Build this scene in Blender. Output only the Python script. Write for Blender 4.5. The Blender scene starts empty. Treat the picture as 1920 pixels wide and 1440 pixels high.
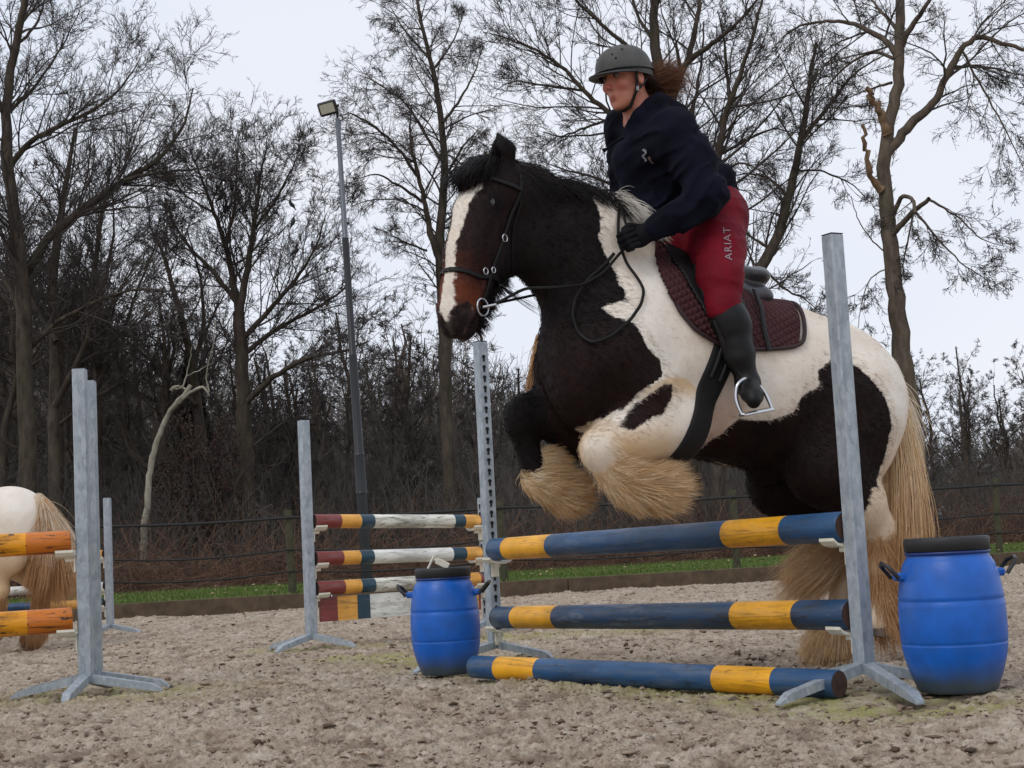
import bpy, math, random
import numpy as np
from mathutils import Vector, Matrix
from mathutils.bvhtree import BVHTree
R = math.radians
scene = bpy.context.scene
COL = scene.collection

# ------------------------------------------------------------------ camera, sky, sun, exposure
CAM_H, FPX, PITCH, ROLL = 0.61, 2890.0, R(6.02), R(3.0)
cd = bpy.data.cameras.new('camera'); cam = bpy.data.objects.new('camera', cd); COL.objects.link(cam)
cd.sensor_width = 36.0; cd.lens = FPX / 1920 * 36.0; cd.clip_start = 0.05; cd.clip_end = 2000
M_CAM = Matrix.Translation((0, 0, CAM_H)) @ Matrix.Rotation(R(90) + PITCH, 4, 'X') @ Matrix.Rotation(-ROLL, 4, 'Z')
cam.matrix_world = M_CAM
scene.camera = cam
scene.render.resolution_x, scene.render.resolution_y = 1024, 768
scene.view_settings.view_transform = 'Standard'; scene.view_settings.look = 'None'
scene.view_settings.gamma = 1; scene.view_settings.exposure = 0.0

SUN_EL, SUN_AZ = R(48), R(215)      # azimuth: clockwise from +Y; the light comes from behind the camera, a little to its left
world = bpy.data.worlds.new('World'); scene.world = world; world.use_nodes = True
wn, wl = world.node_tree.nodes, world.node_tree.links
bg = wn['Background']
sky = wn.new('ShaderNodeTexSky'); sky.sky_type = 'NISHITA'; sky.sun_disc = False
sky.sun_elevation = SUN_EL; sky.sun_rotation = SUN_AZ; sky.air_density = 1.0; sky.dust_density = 3.0
wtc = wn.new('ShaderNodeTexCoord'); wno = wn.new('ShaderNodeTexNoise')
wno.inputs['Scale'].default_value = 2.2; wno.inputs['Detail'].default_value = 5; wno.inputs['Roughness'].default_value = .45
wmap = wn.new('ShaderNodeMapping'); wmap.inputs['Scale'].default_value = (1, 1, 2.6)
wl.new(wtc.outputs['Generated'], wmap.inputs['Vector']); wl.new(wmap.outputs[0], wno.inputs['Vector'])
wr = wn.new('ShaderNodeValToRGB'); e = wr.color_ramp.elements      # the even cloud deck, a little thinner and bluer in places
e[0].position = .30; e[0].color = (7.9, 8.6, 9.9, 1); e[1].position = .72; e[1].color = (9.4, 9.5, 10.1, 1)
wl.new(wno.outputs['Fac'], wr.inputs['Fac'])
wmx = wn.new('ShaderNodeMix'); wmx.data_type = 'RGBA'; wmx.inputs['Factor'].default_value = .93
wl.new(sky.outputs[0], wmx.inputs[6]); wl.new(wr.outputs[0], wmx.inputs[7]); wl.new(wmx.outputs[2], bg.inputs['Color'])
bg.inputs['Strength'].default_value = 0.10
sd = bpy.data.lights.new('sun', 'SUN'); sun = bpy.data.objects.new('sun', sd); COL.objects.link(sun)
sd.energy = 0.75; sd.angle = R(22); sd.color = (1, .96, .9)
sun.rotation_euler = (R(90) - SUN_EL, 0, -SUN_AZ + math.pi)
sun.location = (-5, -5, 12)

# ------------------------------------------------------------------ helpers
def lin(c):
    return tuple(((v / 255) / 12.92 if v / 255 <= .04045 else ((v / 255 + .055) / 1.055) ** 2.4) for v in c)

def ray(px, py):
    d = M_CAM.to_3x3() @ Vector(((px - 960) / FPX, (720 - py) / FPX, -1.0))
    return d
def at(px, py, Y):
    """point on the pixel ray at world depth Y"""
    d = ray(px, py); t = Y / d.y
    return Vector((d.x * t, Y, CAM_H + d.z * t))
def ground(px, py, z=0.0):
    d = ray(px, py); t = (z - CAM_H) / d.z
    return Vector((d.x * t, d.y * t, z))

def tag(o, label=None, cat=None, group=None, kind=None):
    if label: o['label'] = label
    if cat: o['category'] = cat
    if group: o['group'] = group
    if kind: o['kind'] = kind
    return o
def empty(name, loc=(0, 0, 0), rz=0.0):
    o = bpy.data.objects.new(name, None); COL.objects.link(o); o.location = loc; o.rotation_euler = (0, 0, rz)
    o.empty_display_size = .1
    return o
def link_mesh(name, me, mat, parent=None):
    o = bpy.data.objects.new(name, me); COL.objects.link(o)
    for m in (mat if isinstance(mat, (list, tuple)) else [mat]): me.materials.append(m)
    if parent: o.parent = parent
    return o
def mesh_np(name, V, F, mat, parent=None, smooth=True, attrs=None, mats=None):
    """V (n,3); F (m,k) array with one polygon size"""
    V = np.asarray(V, dtype=np.float32); F = np.asarray(F, dtype=np.int32)
    me = bpy.data.meshes.new(name)
    me.vertices.add(len(V)); me.vertices.foreach_set('co', V.ravel())
    k = F.shape[1]
    me.loops.add(F.size); me.loops.foreach_set('vertex_index', F.ravel())
    me.polygons.add(len(F)); me.polygons.foreach_set('loop_start', np.arange(0, F.size, k, dtype=np.int32))
    me.polygons.foreach_set('loop_total', np.full(len(F), k, dtype=np.int32))
    if smooth: me.polygons.foreach_set('use_smooth', np.ones(len(F), dtype=bool))
    if mats is not None: me.polygons.foreach_set('material_index', np.asarray(mats, dtype=np.int32))
    me.update(calc_edges=True)
    for an, av in (attrs or {}).items():
        a = me.attributes.new(an, 'FLOAT', 'POINT'); a.data.foreach_set('value', np.asarray(av, dtype=np.float32))
    return link_mesh(name, me, mat, parent)

class MB:
    """collects boxes, tubes and prisms into one mesh object"""
    def __init__(s): s.v = []; s.f = []; s.m = []; s.sm = []
    def add(s, vs, fs, mi=0, smooth=False):
        b = len(s.v); s.v += [tuple(v) for v in vs]; s.f += [tuple(b + i for i in f) for f in fs]
        s.m += [mi] * len(fs); s.sm += [smooth] * len(fs)
    def box(s, c, size, rot=None, mi=0, bev=0.0):
        x, y, z = size[0] / 2, size[1] / 2, size[2] / 2
        M = rot.to_3x3() if rot is not None else Matrix.Identity(3)
        c = Vector(c)
        if bev <= 0:
            vs = [c + M @ Vector((sx * x, sy * y, sz * z)) for sz in (-1, 1) for sy in (-1, 1) for sx in (-1, 1)]
            s.add(vs, [(0, 2, 3, 1), (4, 5, 7, 6), (0, 1, 5, 4), (2, 6, 7, 3), (0, 4, 6, 2), (1, 3, 7, 5)], mi); return
        b = min(bev, x * .9, y * .9, z * .9); idx = {}; vs = []
        for sx in (-1, 1):
            for sy in (-1, 1):
                for sz in (-1, 1):
                    for ax in range(3):
                        p = [sx * (x - b), sy * (y - b), sz * (z - b)]
                        p[ax] = (sx, sy, sz)[ax] * (x, y, z)[ax]
                        idx[(sx, sy, sz, ax)] = len(vs); vs.append(c + M @ Vector(p))
        fs = []
        for ax in range(3):
            a1, a2 = (ax + 1) % 3, (ax + 2) % 3
            for sg in (-1, 1):
                q = []
                for u, v in ((-1, -1), (1, -1), (1, 1), (-1, 1)):
                    k = [0, 0, 0]; k[ax] = sg; k[a1] = u; k[a2] = v; q.append(idx[(*k, ax)])
                fs.append(q if sg > 0 else q[::-1])
            for u in (-1, 1):
                for v in (-1, 1):
                    k0 = [0, 0, 0]; k0[a1] = u; k0[a2] = v; k0[ax] = -1; k1 = list(k0); k1[ax] = 1
                    q = [idx[(*k0, a1)], idx[(*k1, a1)], idx[(*k1, a2)], idx[(*k0, a2)]]
                    fs.append(q if u * v > 0 else q[::-1])
        for sx in (-1, 1):
            for sy in (-1, 1):
                for sz in (-1, 1):
                    q = [idx[(sx, sy, sz, a)] for a in range(3)]
                    fs.append(q if sx * sy * sz > 0 else q[::-1])
        s.add(vs, fs, mi)
    def tube(s, pts, rad, n=8, mi=0, cap=True, smooth=True, flat=1.0, up=None):
        """tube along pts; flat<1 squashes it along 'up' (a strap)"""
        P = [Vector(p) for p in pts]; m = len(P)
        rr = list(rad) if hasattr(rad, '__len__') else [rad] * m
        vs = []; ref = Vector(up) if up is not None else None; prev = None
        for i in range(m):
            t = (P[min(i + 1, m - 1)] - P[max(i - 1, 0)])
            t = t.normalized() if t.length > 1e-9 else Vector((0, 0, 1))
            u = ref if ref is not None else (prev if prev is not None else (Vector((0, 0, 1)) if abs(t.z) < .9 else Vector((1, 0, 0))))
            a = (u - t * u.dot(t))
            a = a.normalized() if a.length > 1e-6 else t.orthogonal().normalized()
            b = t.cross(a); prev = a
            for k in range(n):
                an = 2 * math.pi * k / n
                vs.append(P[i] + a * (math.cos(an) * rr[i] * flat) + b * (math.sin(an) * rr[i]))
        fs = [(i * n + k, i * n + (k + 1) % n, (i + 1) * n + (k + 1) % n, (i + 1) * n + k) for i in range(m - 1) for k in range(n)]
        s.add(vs, fs, mi, smooth)
        if cap:
            s.add(vs[:n], [tuple(range(n))[::-1]], mi); s.add(vs[-n:], [tuple(range(n))], mi)
    def lathe(s, prof, n=48, mi=0, c=(0, 0, 0), smooth=True, capb=True, capt=True):
        vs = []
        for r, z in prof:
            for k in range(n):
                a = 2 * math.pi * k / n; vs.append((c[0] + r * math.cos(a), c[1] + r * math.sin(a), c[2] + z))
        m = len(prof)
        s.add(vs, [(i * n + k, i * n + (k + 1) % n, (i + 1) * n + (k + 1) % n, (i + 1) * n + k) for i in range(m - 1) for k in range(n)], mi, smooth)
        if capb: s.add(vs[:n], [tuple(range(n))[::-1]], mi)
        if capt: s.add(vs[-n:], [tuple(range(n))], mi)
    def prism(s, poly, M, depth, mi=0):
        """2-D outline extruded along the local z of matrix M"""
        n = len(poly)
        vs = [M @ Vector((x, y, 0)) for x, y in poly] + [M @ Vector((x, y, depth)) for x, y in poly]
        s.add(vs, [tuple(range(n))[::-1], tuple(range(n, 2 * n))] + [(i, (i + 1) % n, n + (i + 1) % n, n + i) for i in range(n)], mi)
    def build(s, name, mat, parent=None):
        me = bpy.data.meshes.new(name); me.from_pydata(s.v, [], s.f)
        me.polygons.foreach_set('material_index', s.m); me.polygons.foreach_set('use_smooth', s.sm)
        me.update()
        return link_mesh(name, me, mat, parent)

# --- numpy noise
def _hash(ix, iy, iz, seed):
    h = (ix.astype(np.int64) * 374761393 + iy.astype(np.int64) * 668265263 + iz.astype(np.int64) * 2147483647 + seed * 974711) & 0x7fffffff
    h = ((h ^ (h >> 13)) * 1274126177) & 0x7fffffff
    return ((h ^ (h >> 16)) & 0xffff) / 65535.0
def vnoise2(x, y, seed=0):
    ix, iy = np.floor(x), np.floor(y); fx, fy = x - ix, y - iy
    fx = fx * fx * fx * (fx * (fx * 6 - 15) + 10); fy = fy * fy * fy * (fy * (fy * 6 - 15) + 10)
    z = np.zeros_like(ix)
    a, b = _hash(ix, iy, z, seed), _hash(ix + 1, iy, z, seed); c, d = _hash(ix, iy + 1, z, seed), _hash(ix + 1, iy + 1, z, seed)
    return (a + (b - a) * fx) * (1 - fy) + (c + (d - c) * fx) * fy
def vnoise3(p, seed=0):
    i = np.floor(p); f = p - i; f = f * f * (3 - 2 * f); x, y, z = i[..., 0], i[..., 1], i[..., 2]
    r = 0
    for dx in (0, 1):
        for dy in (0, 1):
            for dz in (0, 1):
                w = (f[..., 0] if dx else 1 - f[..., 0]) * (f[..., 1] if dy else 1 - f[..., 1]) * (f[..., 2] if dz else 1 - f[..., 2])
                r = r + w * _hash(x + dx, y + dy, z + dz, seed)
    return r

# --- material helpers
class NT:
    def __init__(s, name, rough=.6, metal=0.0, spec=.5):
        s.m = bpy.data.materials.new(name); s.m.use_nodes = True; s.n = s.m.node_tree.nodes; s.l = s.m.node_tree.links
        s.b = s.n['Principled BSDF']; s.b.inputs['Roughness'].default_value = rough; s.b.inputs['Metallic'].default_value = metal
        s.b.inputs['Specular IOR Level'].default_value = spec
        s.tc = s.n.new('ShaderNodeTexCoord')
    def noise(s, scale, detail=4, rough=.55, stretch=(1, 1, 1), space='Object', dist=0.0, off=0.0):
        mp = s.n.new('ShaderNodeMapping'); mp.inputs['Scale'].default_value = stretch; mp.inputs['Location'].default_value = (off, off * .7, off * 1.3)
        s.l.new(s.tc.outputs[space], mp.inputs['Vector'])
        t = s.n.new('ShaderNodeTexNoise'); t.inputs['Scale'].default_value = scale; t.inputs['Detail'].default_value = detail
        t.inputs['Roughness'].default_value = rough; t.inputs['Distortion'].default_value = dist
        s.l.new(mp.outputs[0], t.inputs['Vector']); return t.outputs['Fac']
    def voro(s, scale, stretch=(1, 1, 1), feature='F1', out='Distance', space='Object'):
        mp = s.n.new('ShaderNodeMapping'); mp.inputs['Scale'].default_value = stretch; s.l.new(s.tc.outputs[space], mp.inputs['Vector'])
        t = s.n.new('ShaderNodeTexVoronoi'); t.feature = feature; t.inputs['Scale'].default_value = scale
        s.l.new(mp.outputs[0], t.inputs['Vector']); return t.outputs[out]
    def ramp(s, fac, stops, interp='LINEAR'):
        r = s.n.new('ShaderNodeValToRGB'); r.color_ramp.interpolation = interp; el = r.color_ramp.elements
        while len(el) < len(stops): el.new(.5)
        for i, (p, c) in enumerate(stops):
            el[i].position = p; c = c if hasattr(c, '__len__') else (c, c, c); el[i].color = (c[0], c[1], c[2], 1)
        s.l.new(fac, r.inputs['Fac']); return r.outputs[0]
    def mix(s, fac, a, b, mode='MIX'):
        x = s.n.new('ShaderNodeMix'); x.data_type = 'RGBA'; x.blend_type = mode
        for sk, v in ((x.inputs[0], fac), (x.inputs[6], a), (x.inputs[7], b)):
            if isinstance(v, (int, float)): sk.default_value = v if sk == x.inputs[0] else (v, v, v, 1)
            elif isinstance(v, tuple): sk.default_value = (v[0], v[1], v[2], 1)
            else: s.l.new(v, sk)
        return x.outputs[2]
    def math(s, op, a, b=0.0):
        x = s.n.new('ShaderNodeMath'); x.operation = op
        for i, v in enumerate((a, b)):
            if isinstance(v, (int, float)): x.inputs[i].default_value = v
            else: s.l.new(v, x.inputs[i])
        return x.outputs[0]
    def attr(s, name):
        x = s.n.new('ShaderNodeAttribute'); x.attribute_name = name; return x.outputs['Fac']
    def bump(s, h, strength=.3, dist=.01):
        x = s.n.new('ShaderNodeBump'); x.inputs['Strength'].default_value = strength; x.inputs['Distance'].default_value = dist
        s.l.new(h, x.inputs['Height'])
        if s.b.inputs['Normal'].is_linked: s.l.new(s.b.inputs['Normal'].links[0].from_socket, x.inputs['Normal'])
        s.l.new(x.outputs[0], s.b.inputs['Normal']); return s
    def color(s, c):
        if isinstance(c, tuple): s.b.inputs['Base Color'].default_value = (c[0], c[1], c[2], 1)
        else: s.l.new(c, s.b.inputs['Base Color'])
        return s
    def rough(s, c): s.l.new(c, s.b.inputs['Roughness']); return s
def plain(name, rgb, rough=.6, metal=0.0, spec=.5, var=.25, scale=30, bump=.15):
    t = NT(name, rough, metal, spec); c = lin(rgb) if max(rgb) > 1 else rgb
    n = t.noise(scale, 5); t.color(t.ramp(n, [(.3, tuple(v * (1 - var) for v in c)), (.7, tuple(min(1, v * (1 + var)) for v in c))]))
    if bump: t.bump(n, bump, .004)
    return t.m

# ------------------------------------------------------------------ implicit surfaces (smooth unions of ellipsoids and tapered limbs)
class Frame:
    def __init__(s, o, x, y, z):
        s.o = np.array(o, float); s.M = np.array([list(x), list(y), list(z)], float).T
    def p(s, a, b, c): return s.o + s.M @ np.array([a, b, c], float)
class Vol:
    def __init__(s): s.pr = []
    def cone(s, a, b, ra, rb, k=.03, sy=1.0, sub=False):
        s.pr.append(('c', np.array(a, float), np.array(b, float), float(ra), float(rb), k, sy, sub)); return s
    def chain(s, pts, rs, k=.03, sy=1.0):
        for i in range(len(pts) - 1): s.cone(pts[i], pts[i + 1], rs[i], rs[i + 1], k, sy)
        return s
    def ell(s, c, r, M=None, k=.03, sub=False):
        s.pr.append(('e', np.array(c, float), np.array(r, float), np.eye(3) if M is None else np.array(M, float), k, sub)); return s
    def _bb(s, p):
        if p[0] == 'c': r = max(p[3], p[4]); return np.minimum(p[1], p[2]) - r, np.maximum(p[1], p[2]) + r
        r = p[2].max(); return p[1] - r, p[1] + r
    def dist(s, p, X):
        if p[0] == 'c':
            a, b, ra, rb, k, sy = p[1:7]; S = np.array([1, 1 / sy, 1]); A = a * S; B = b * S; Q = X * S; d = B - A
            t = np.clip(((Q - A) @ d) / max(d @ d, 1e-9), 0, 1)
            return (np.linalg.norm(Q - A - t[..., None] * d, axis=-1) - (ra + (rb - ra) * t)) * (1 if sy == 1 else (.5 + .5 * sy))
        c, r, M = p[1:4]; Q = (X - c) @ M
        k0 = np.linalg.norm(Q / r, axis=-1); k1 = np.linalg.norm(Q / (r * r), axis=-1)
        return np.where(k1 > 1e-9, k0 * (k0 - 1) / np.maximum(k1, 1e-9), -r.min())
    def mesh(s, h, noise=None, iters=1):
        lo = np.min([s._bb(p)[0] for p in s.pr if not p[-1]], axis=0) - 3 * h - .03; hi = np.max([s._bb(p)[1] for p in s.pr if not p[-1]], axis=0) + 3 * h + .03
        n = np.ceil((hi - lo) / h).astype(int) + 1
        F = np.full(tuple(n), .2, dtype=np.float32)
        ax = [lo[i] + h * np.arange(n[i]) for i in range(3)]
        for p in s.pr:
            k, sub = (p[5], p[7]) if p[0] == 'c' else (p[4], p[5])
            a, b = s._bb(p); m = k * 1.2 + .05
            i0 = np.clip(((a - m - lo) / h).astype(int), 0, n - 1); i1 = np.clip(((b + m - lo) / h).astype(int) + 2, 1, n)
            if np.any(i1 <= i0): continue
            X = np.stack(np.meshgrid(*[ax[i][i0[i]:i1[i]] for i in range(3)], indexing='ij'), -1)
            d = s.dist(p, X); sl = tuple(slice(i0[i], i1[i]) for i in range(3)); G = F[sl]
            if not sub:
                hh = np.clip(.5 + .5 * (G - d) / k, 0, 1); F[sl] = G * (1 - hh) + d * hh - k * hh * (1 - hh)
            else:
                d = -d; hh = np.clip(.5 - .5 * (G - d) / k, 0, 1); F[sl] = G * (1 - hh) + d * hh + k * hh * (1 - hh)
        if noise is not None:
            near = np.argwhere(np.abs(F) < .05); X = lo + h * near
            F[tuple(near.T)] += noise(X).astype(np.float32)
        return nets(F, lo, h, iters)
def nets(F, lo, h, iters=1):
    nx, ny, nz = F.shape; ins = F < 0
    c = np.zeros((nx - 1, ny - 1, nz - 1), dtype=np.int8)
    for dx in (0, 1):
        for dy in (0, 1):
            for dz in (0, 1): c += ins[dx:nx - 1 + dx, dy:ny - 1 + dy, dz:nz - 1 + dz]
    cell = np.argwhere((c > 0) & (c < 8)); idx = np.full(c.shape, -1, dtype=np.int64); idx[tuple(cell.T)] = np.arange(len(cell))
    acc = np.zeros((len(cell), 3)); cnt = np.zeros(len(cell)); x, y, z = cell.T
    corners = [(a, b, d) for a in (0, 1) for b in (0, 1) for d in (0, 1)]
    for A in corners:
        for axn in range(3):
            if A[axn]: continue
            B = list(A); B[axn] = 1
            fa = F[x + A[0], y + A[1], z + A[2]]; fb = F[x + B[0], y + B[1], z + B[2]]; m = (fa < 0) != (fb < 0)
            t = np.where(m, fa / np.where(m, fa - fb, 1), 0); P = np.tile(np.array(A, float), (len(cell), 1)); P[:, axn] = t
            acc[m] += P[m]; cnt[m] += 1
    V = lo + h * (cell + acc / cnt[:, None]); Q = []
    for axn in range(3):
        sl0 = [slice(None)] * 3; sl1 = [slice(None)] * 3; sl0[axn] = slice(0, -1); sl1[axn] = slice(1, None)
        a = ins[tuple(sl0)]; b = ins[tuple(sl1)]
        o1, o2 = [(1, 2), (2, 0), (0, 1)][axn]
        for s_, msk in ((1, a & ~b), (-1, ~a & b)):
            E = np.argwhere(msk); E = E[(E[:, o1] > 0) & (E[:, o2] > 0) & (E[:, o1] < F.shape[o1] - 1) & (E[:, o2] < F.shape[o2] - 1)]
            if not len(E): continue
            q = []
            for d1, d2 in ((-1, -1), (0, -1), (0, 0), (-1, 0)):
                C = E.copy(); C[:, o1] += d1; C[:, o2] += d2; q.append(idx[tuple(C.T)])
            q = np.stack(q, 1); Q.append(q if s_ > 0 else q[:, ::-1])
    Q = np.concatenate(Q)
    for _ in range(iters):
        S = np.zeros_like(V); n = np.zeros(len(V))
        for a in range(4):
            for b in (1, 3):
                np.add.at(S, Q[:, a], V[Q[:, (a + b) % 4]]); np.add.at(n, Q[:, a], 1)
        V = V * .5 + .5 * S / np.maximum(n, 1)[:, None]
    return V, Q
def bvh_of(V, Q): return BVHTree.FromPolygons([tuple(v) for v in V], [tuple(int(i) for i in q) for q in Q])

CL = None
def strands(name, curves, r0, mat, parent, attrs=None, tip=.15):
    """curves (n,m,3): hair locks, each a three-sided tapering tube; one mesh"""
    C = np.asarray(curves, float); n, m, _ = C.shape
    T = np.gradient(C, axis=1); T /= np.maximum(np.linalg.norm(T, axis=-1, keepdims=True), 1e-9)
    ref = np.array([.31, .77, .55]); A = np.cross(T, ref); A /= np.maximum(np.linalg.norm(A, axis=-1, keepdims=True), 1e-9); B = np.cross(T, A)
    r = (np.asarray(r0).reshape(-1, 1) * np.ones((n, m))) * np.linspace(1, tip, m)[None] ** .8
    ring = [C + r[..., None] * (math.cos(a) * A + math.sin(a) * B) for a in (0, 2.094, 4.189)]
    V = np.stack(ring, 2).reshape(-1, 3)
    i, j, k = np.meshgrid(np.arange(n), np.arange(m - 1), np.arange(3), indexing='ij')
    b = (i * m + j) * 3; F = np.stack([b + k, b + (k + 1) % 3, b + 3 + (k + 1) % 3, b + 3 + k], -1).reshape(-1, 4)
    at_ = {}
    for an, av in (attrs or {}).items():
        av = np.asarray(av, float)
        if av.ndim == 1: av = av[:, None] * np.ones((n, m))
        at_[an] = np.repeat(av.reshape(n, m, 1), 3, 2).ravel()
    at_['along'] = np.repeat((np.linspace(0, 1, m)[None] * np.ones((n, 1))).reshape(n, m, 1), 3, 2).ravel()
    lk = CL if CL is not None and len(CL) == n else np.random.RandomState(5).rand(n)
    at_['lock'] = np.repeat((lk[:, None] * np.ones((n, m))).reshape(n, m, 1), 3, 2).ravel()
    return mesh_np(name, V, F, mat, parent, True, at_)
# ------------------------------------------------------------------ materials of the place
def mat_sand():
    t = NT('sand', .95, 0, .2)
    big = t.noise(1.1, 5, .6, space='Object'); fine = t.noise(22, 8, .7); grit = t.noise(160, 4, .7)
    c = t.ramp(fine, [(.32, lin((106, 92, 78))), (.46, lin((168, 153, 136))), (.60, lin((192, 178, 160))), (.75, lin((214, 204, 188)))])
    c = t.mix(t.ramp(big, [(.35, .0), (.7, .45)]), c, t.mix(1.0, c, lin((214, 198, 186)), 'MULTIPLY'))
    c = t.mix(t.ramp(t.noise(4.5, 7, .7, (1, .6, 1), off=21), [(.52, 0.0), (.66, .6)]), c, lin((122, 98, 78)))
    c = t.mix(t.ramp(t.noise(6.5, 7, .7, (1, .6, 1), off=33), [(.52, 0.0), (.68, .55)]), c, lin((206, 194, 180)))
    c = t.mix(t.ramp(t.noise(48, 5, .75, off=41), [(.57, 0.0), (.66, .8)]), c, lin((86, 66, 54)))
    c = t.mix(t.ramp(grit, [(.58, 0.0), (.70, .75)]), c, lin((84, 70, 58)))
    c = t.mix(t.ramp(t.noise(90, 3, .6, off=9), [(.66, 0.0), (.72, .7)]), c, lin((216, 208, 200)))
    moss = t.math('MULTIPLY', t.attr('moss'), t.ramp(t.noise(9, 6, .7, off=4), [(.34, 0.0), (.62, 1.0)]))
    c = t.mix(t.math('MULTIPLY', moss, .9), c, lin((150, 148, 82)))
    c = t.mix(t.math('MULTIPLY', t.attr('pit'), .55), c, lin((100, 84, 72)))  # shade in the hollows of the sand, put into the colour
    t.color(c); t.bump(t.noise(70, 6, .7), .7, .012); t.bump(grit, .5, .004); return t.m
def mat_galv():
    t = NT('galvanised_steel', .5, .35, .5)
    v = t.voro(60, (1, 1, .5), out='Color'); n = t.noise(22, 6, .7, (1, 1, .6))
    sp = t.n.new('ShaderNodeSeparateColor'); t.l.new(v, sp.inputs[0])
    f = t.math('ADD', t.math('MULTIPLY', sp.outputs[0], .22), t.math('MULTIPLY', n, .78))
    t.color(t.ramp(f, [(.25, lin((132, 142, 150))), (.48, lin((158, 167, 174))), (.72, lin((182, 190, 196)))]))
    t.rough(t.ramp(f, [(.2, .6), (.8, .4)])); t.bump(n, .15, .003); return t.m
def mat_paint(name, rgb, wood=(96, 78, 62), wear=.5, dirt=(70, 72, 52), rough=.42):
    t = NT(name, rough, 0, .45)
    c0 = lin(rgb)
    str_ = t.noise(7, 8, .72, (.35, 4, 4)); spots = t.noise(26, 6, .7, (.6, 1.4, 1.4)); big = t.noise(3.1, 5, .6)
    c = t.ramp(big, [(.3, tuple(v * .72 for v in c0)), (.7, tuple(min(1, v * 1.15) for v in c0))])
    c = t.mix(t.math('MULTIPLY', t.ramp(str_, [(.53, 0.0), (.64, 1.0)]), wear * .8), c, lin(wood))
    c = t.mix(t.math('MULTIPLY', t.ramp(t.noise(11, 6, .7, (.3, 1.6, 1.6), off=5), [(.52, 0.0), (.64, .75)]), min(1, wear)), c, tuple(v * .55 + .12 for v in c0))
    c = t.mix(t.math('MULTIPLY', t.ramp(t.noise(4.2, 6, .7, (.5, 1.6, 1.6), off=15), [(.52, 0.0), (.68, .85)]), min(1, wear)), c, tuple(v * .45 for v in lin(dirt)))
    c = t.mix(t.math('MULTIPLY', t.ramp(spots, [(.60, 0.0), (.64, 1.0)]), wear), c, tuple(v * .6 for v in lin(dirt)))
    crack = t.noise(3, 3, .6, (.16, 3, 3), dist=.5)
    ck = t.ramp(crack, [(.488, 0.0), (.5, 1.0), (.512, 0.0)])
    c = t.mix(t.math('MULTIPLY', ck, min(1, wear * .9)), c, lin((38, 30, 26)))
    t.color(c); t.bump(str_, .25, .004); t.bump(ck, -.4, .003) if False else None
    t.rough(t.ramp(big, [(.3, rough + .12), (.7, rough - .06)])); return t.m
def mat_bark(name, a, b, scale=7):
    t = NT(name, .9, 0, .2); n = t.noise(scale, 7, .7, (1, 1, .3)); g = t.noise(1.3, 4)
    c = t.ramp(n, [(.32, lin(a)), (.68, lin(b))]); c = t.mix(t.ramp(g, [(.5, 0.0), (.75, .35)]), c, lin((74, 80, 50)))
    t.color(c); t.bump(n, .6, .03); return t.m
M_sand = mat_sand(); M_galv = mat_galv()
M_blue = mat_paint('blue_pole_paint', (34, 78, 120), (96, 96, 90), .55, (44, 52, 50))
M_bluewet = mat_paint('worn_blue_pole_paint', (34, 66, 100), (78, 76, 70), .95, (54, 54, 44))
M_yel = mat_paint('yellow_pole_paint', (238, 170, 28), (112, 78, 30), .45, (92, 72, 34))
M_yelold = mat_paint('old_yellow_pole_paint', (236, 158, 22), (86, 54, 26), 1.0, (70, 44, 22))
M_red = mat_paint('dull_red_pole_paint', (132, 58, 56), (84, 50, 40), .5)
M_ora = mat_paint('faded_yellow_pole_paint', (232, 168, 72), (120, 92, 50), .5)
M_teal = mat_paint('dark_teal_pole_paint', (32, 66, 84), (60, 66, 60), .5)
M_whi = mat_paint('mossy_white_pole_paint', (226, 224, 212), (122, 116, 84), 1.0, (104, 98, 60))
M_whi2 = mat_paint('white_pole_paint', (232, 232, 226), (140, 132, 104), .5, (96, 92, 70))
M_end = plain('cut_wood_end', (70, 50, 42), .9, var=.4, scale=40)
M_cup = plain('cream_plastic', (222, 218, 202), .45, var=.08, scale=20)
M_bark = mat_bark('dark_bark', (44, 38, 34), (92, 82, 72))
M_bark2 = mat_bark('grey_brown_bark', (62, 54, 48), (112, 100, 88))
M_twig = plain('twigs', (68, 61, 57), .9, var=.2, scale=3, bump=0)
M_birch = mat_bark('pale_birch_bark', (98, 92, 80), (178, 172, 156), 5)
M_black = plain('black_coated_steel', (26, 28, 32), .4, var=.15, scale=6)
M_hole = plain('dark_slot', (14, 14, 16), .8, var=.1)
M_plank = plain('weathered_board', (84, 70, 54), .9, var=.35, scale=9)
M_fence = plain('mossy_fence_post', (66, 64, 46), .9, var=.3, scale=14)
M_wire = plain('fence_tape', (26, 26, 26), .6, var=.1)
M_litter = None

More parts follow.
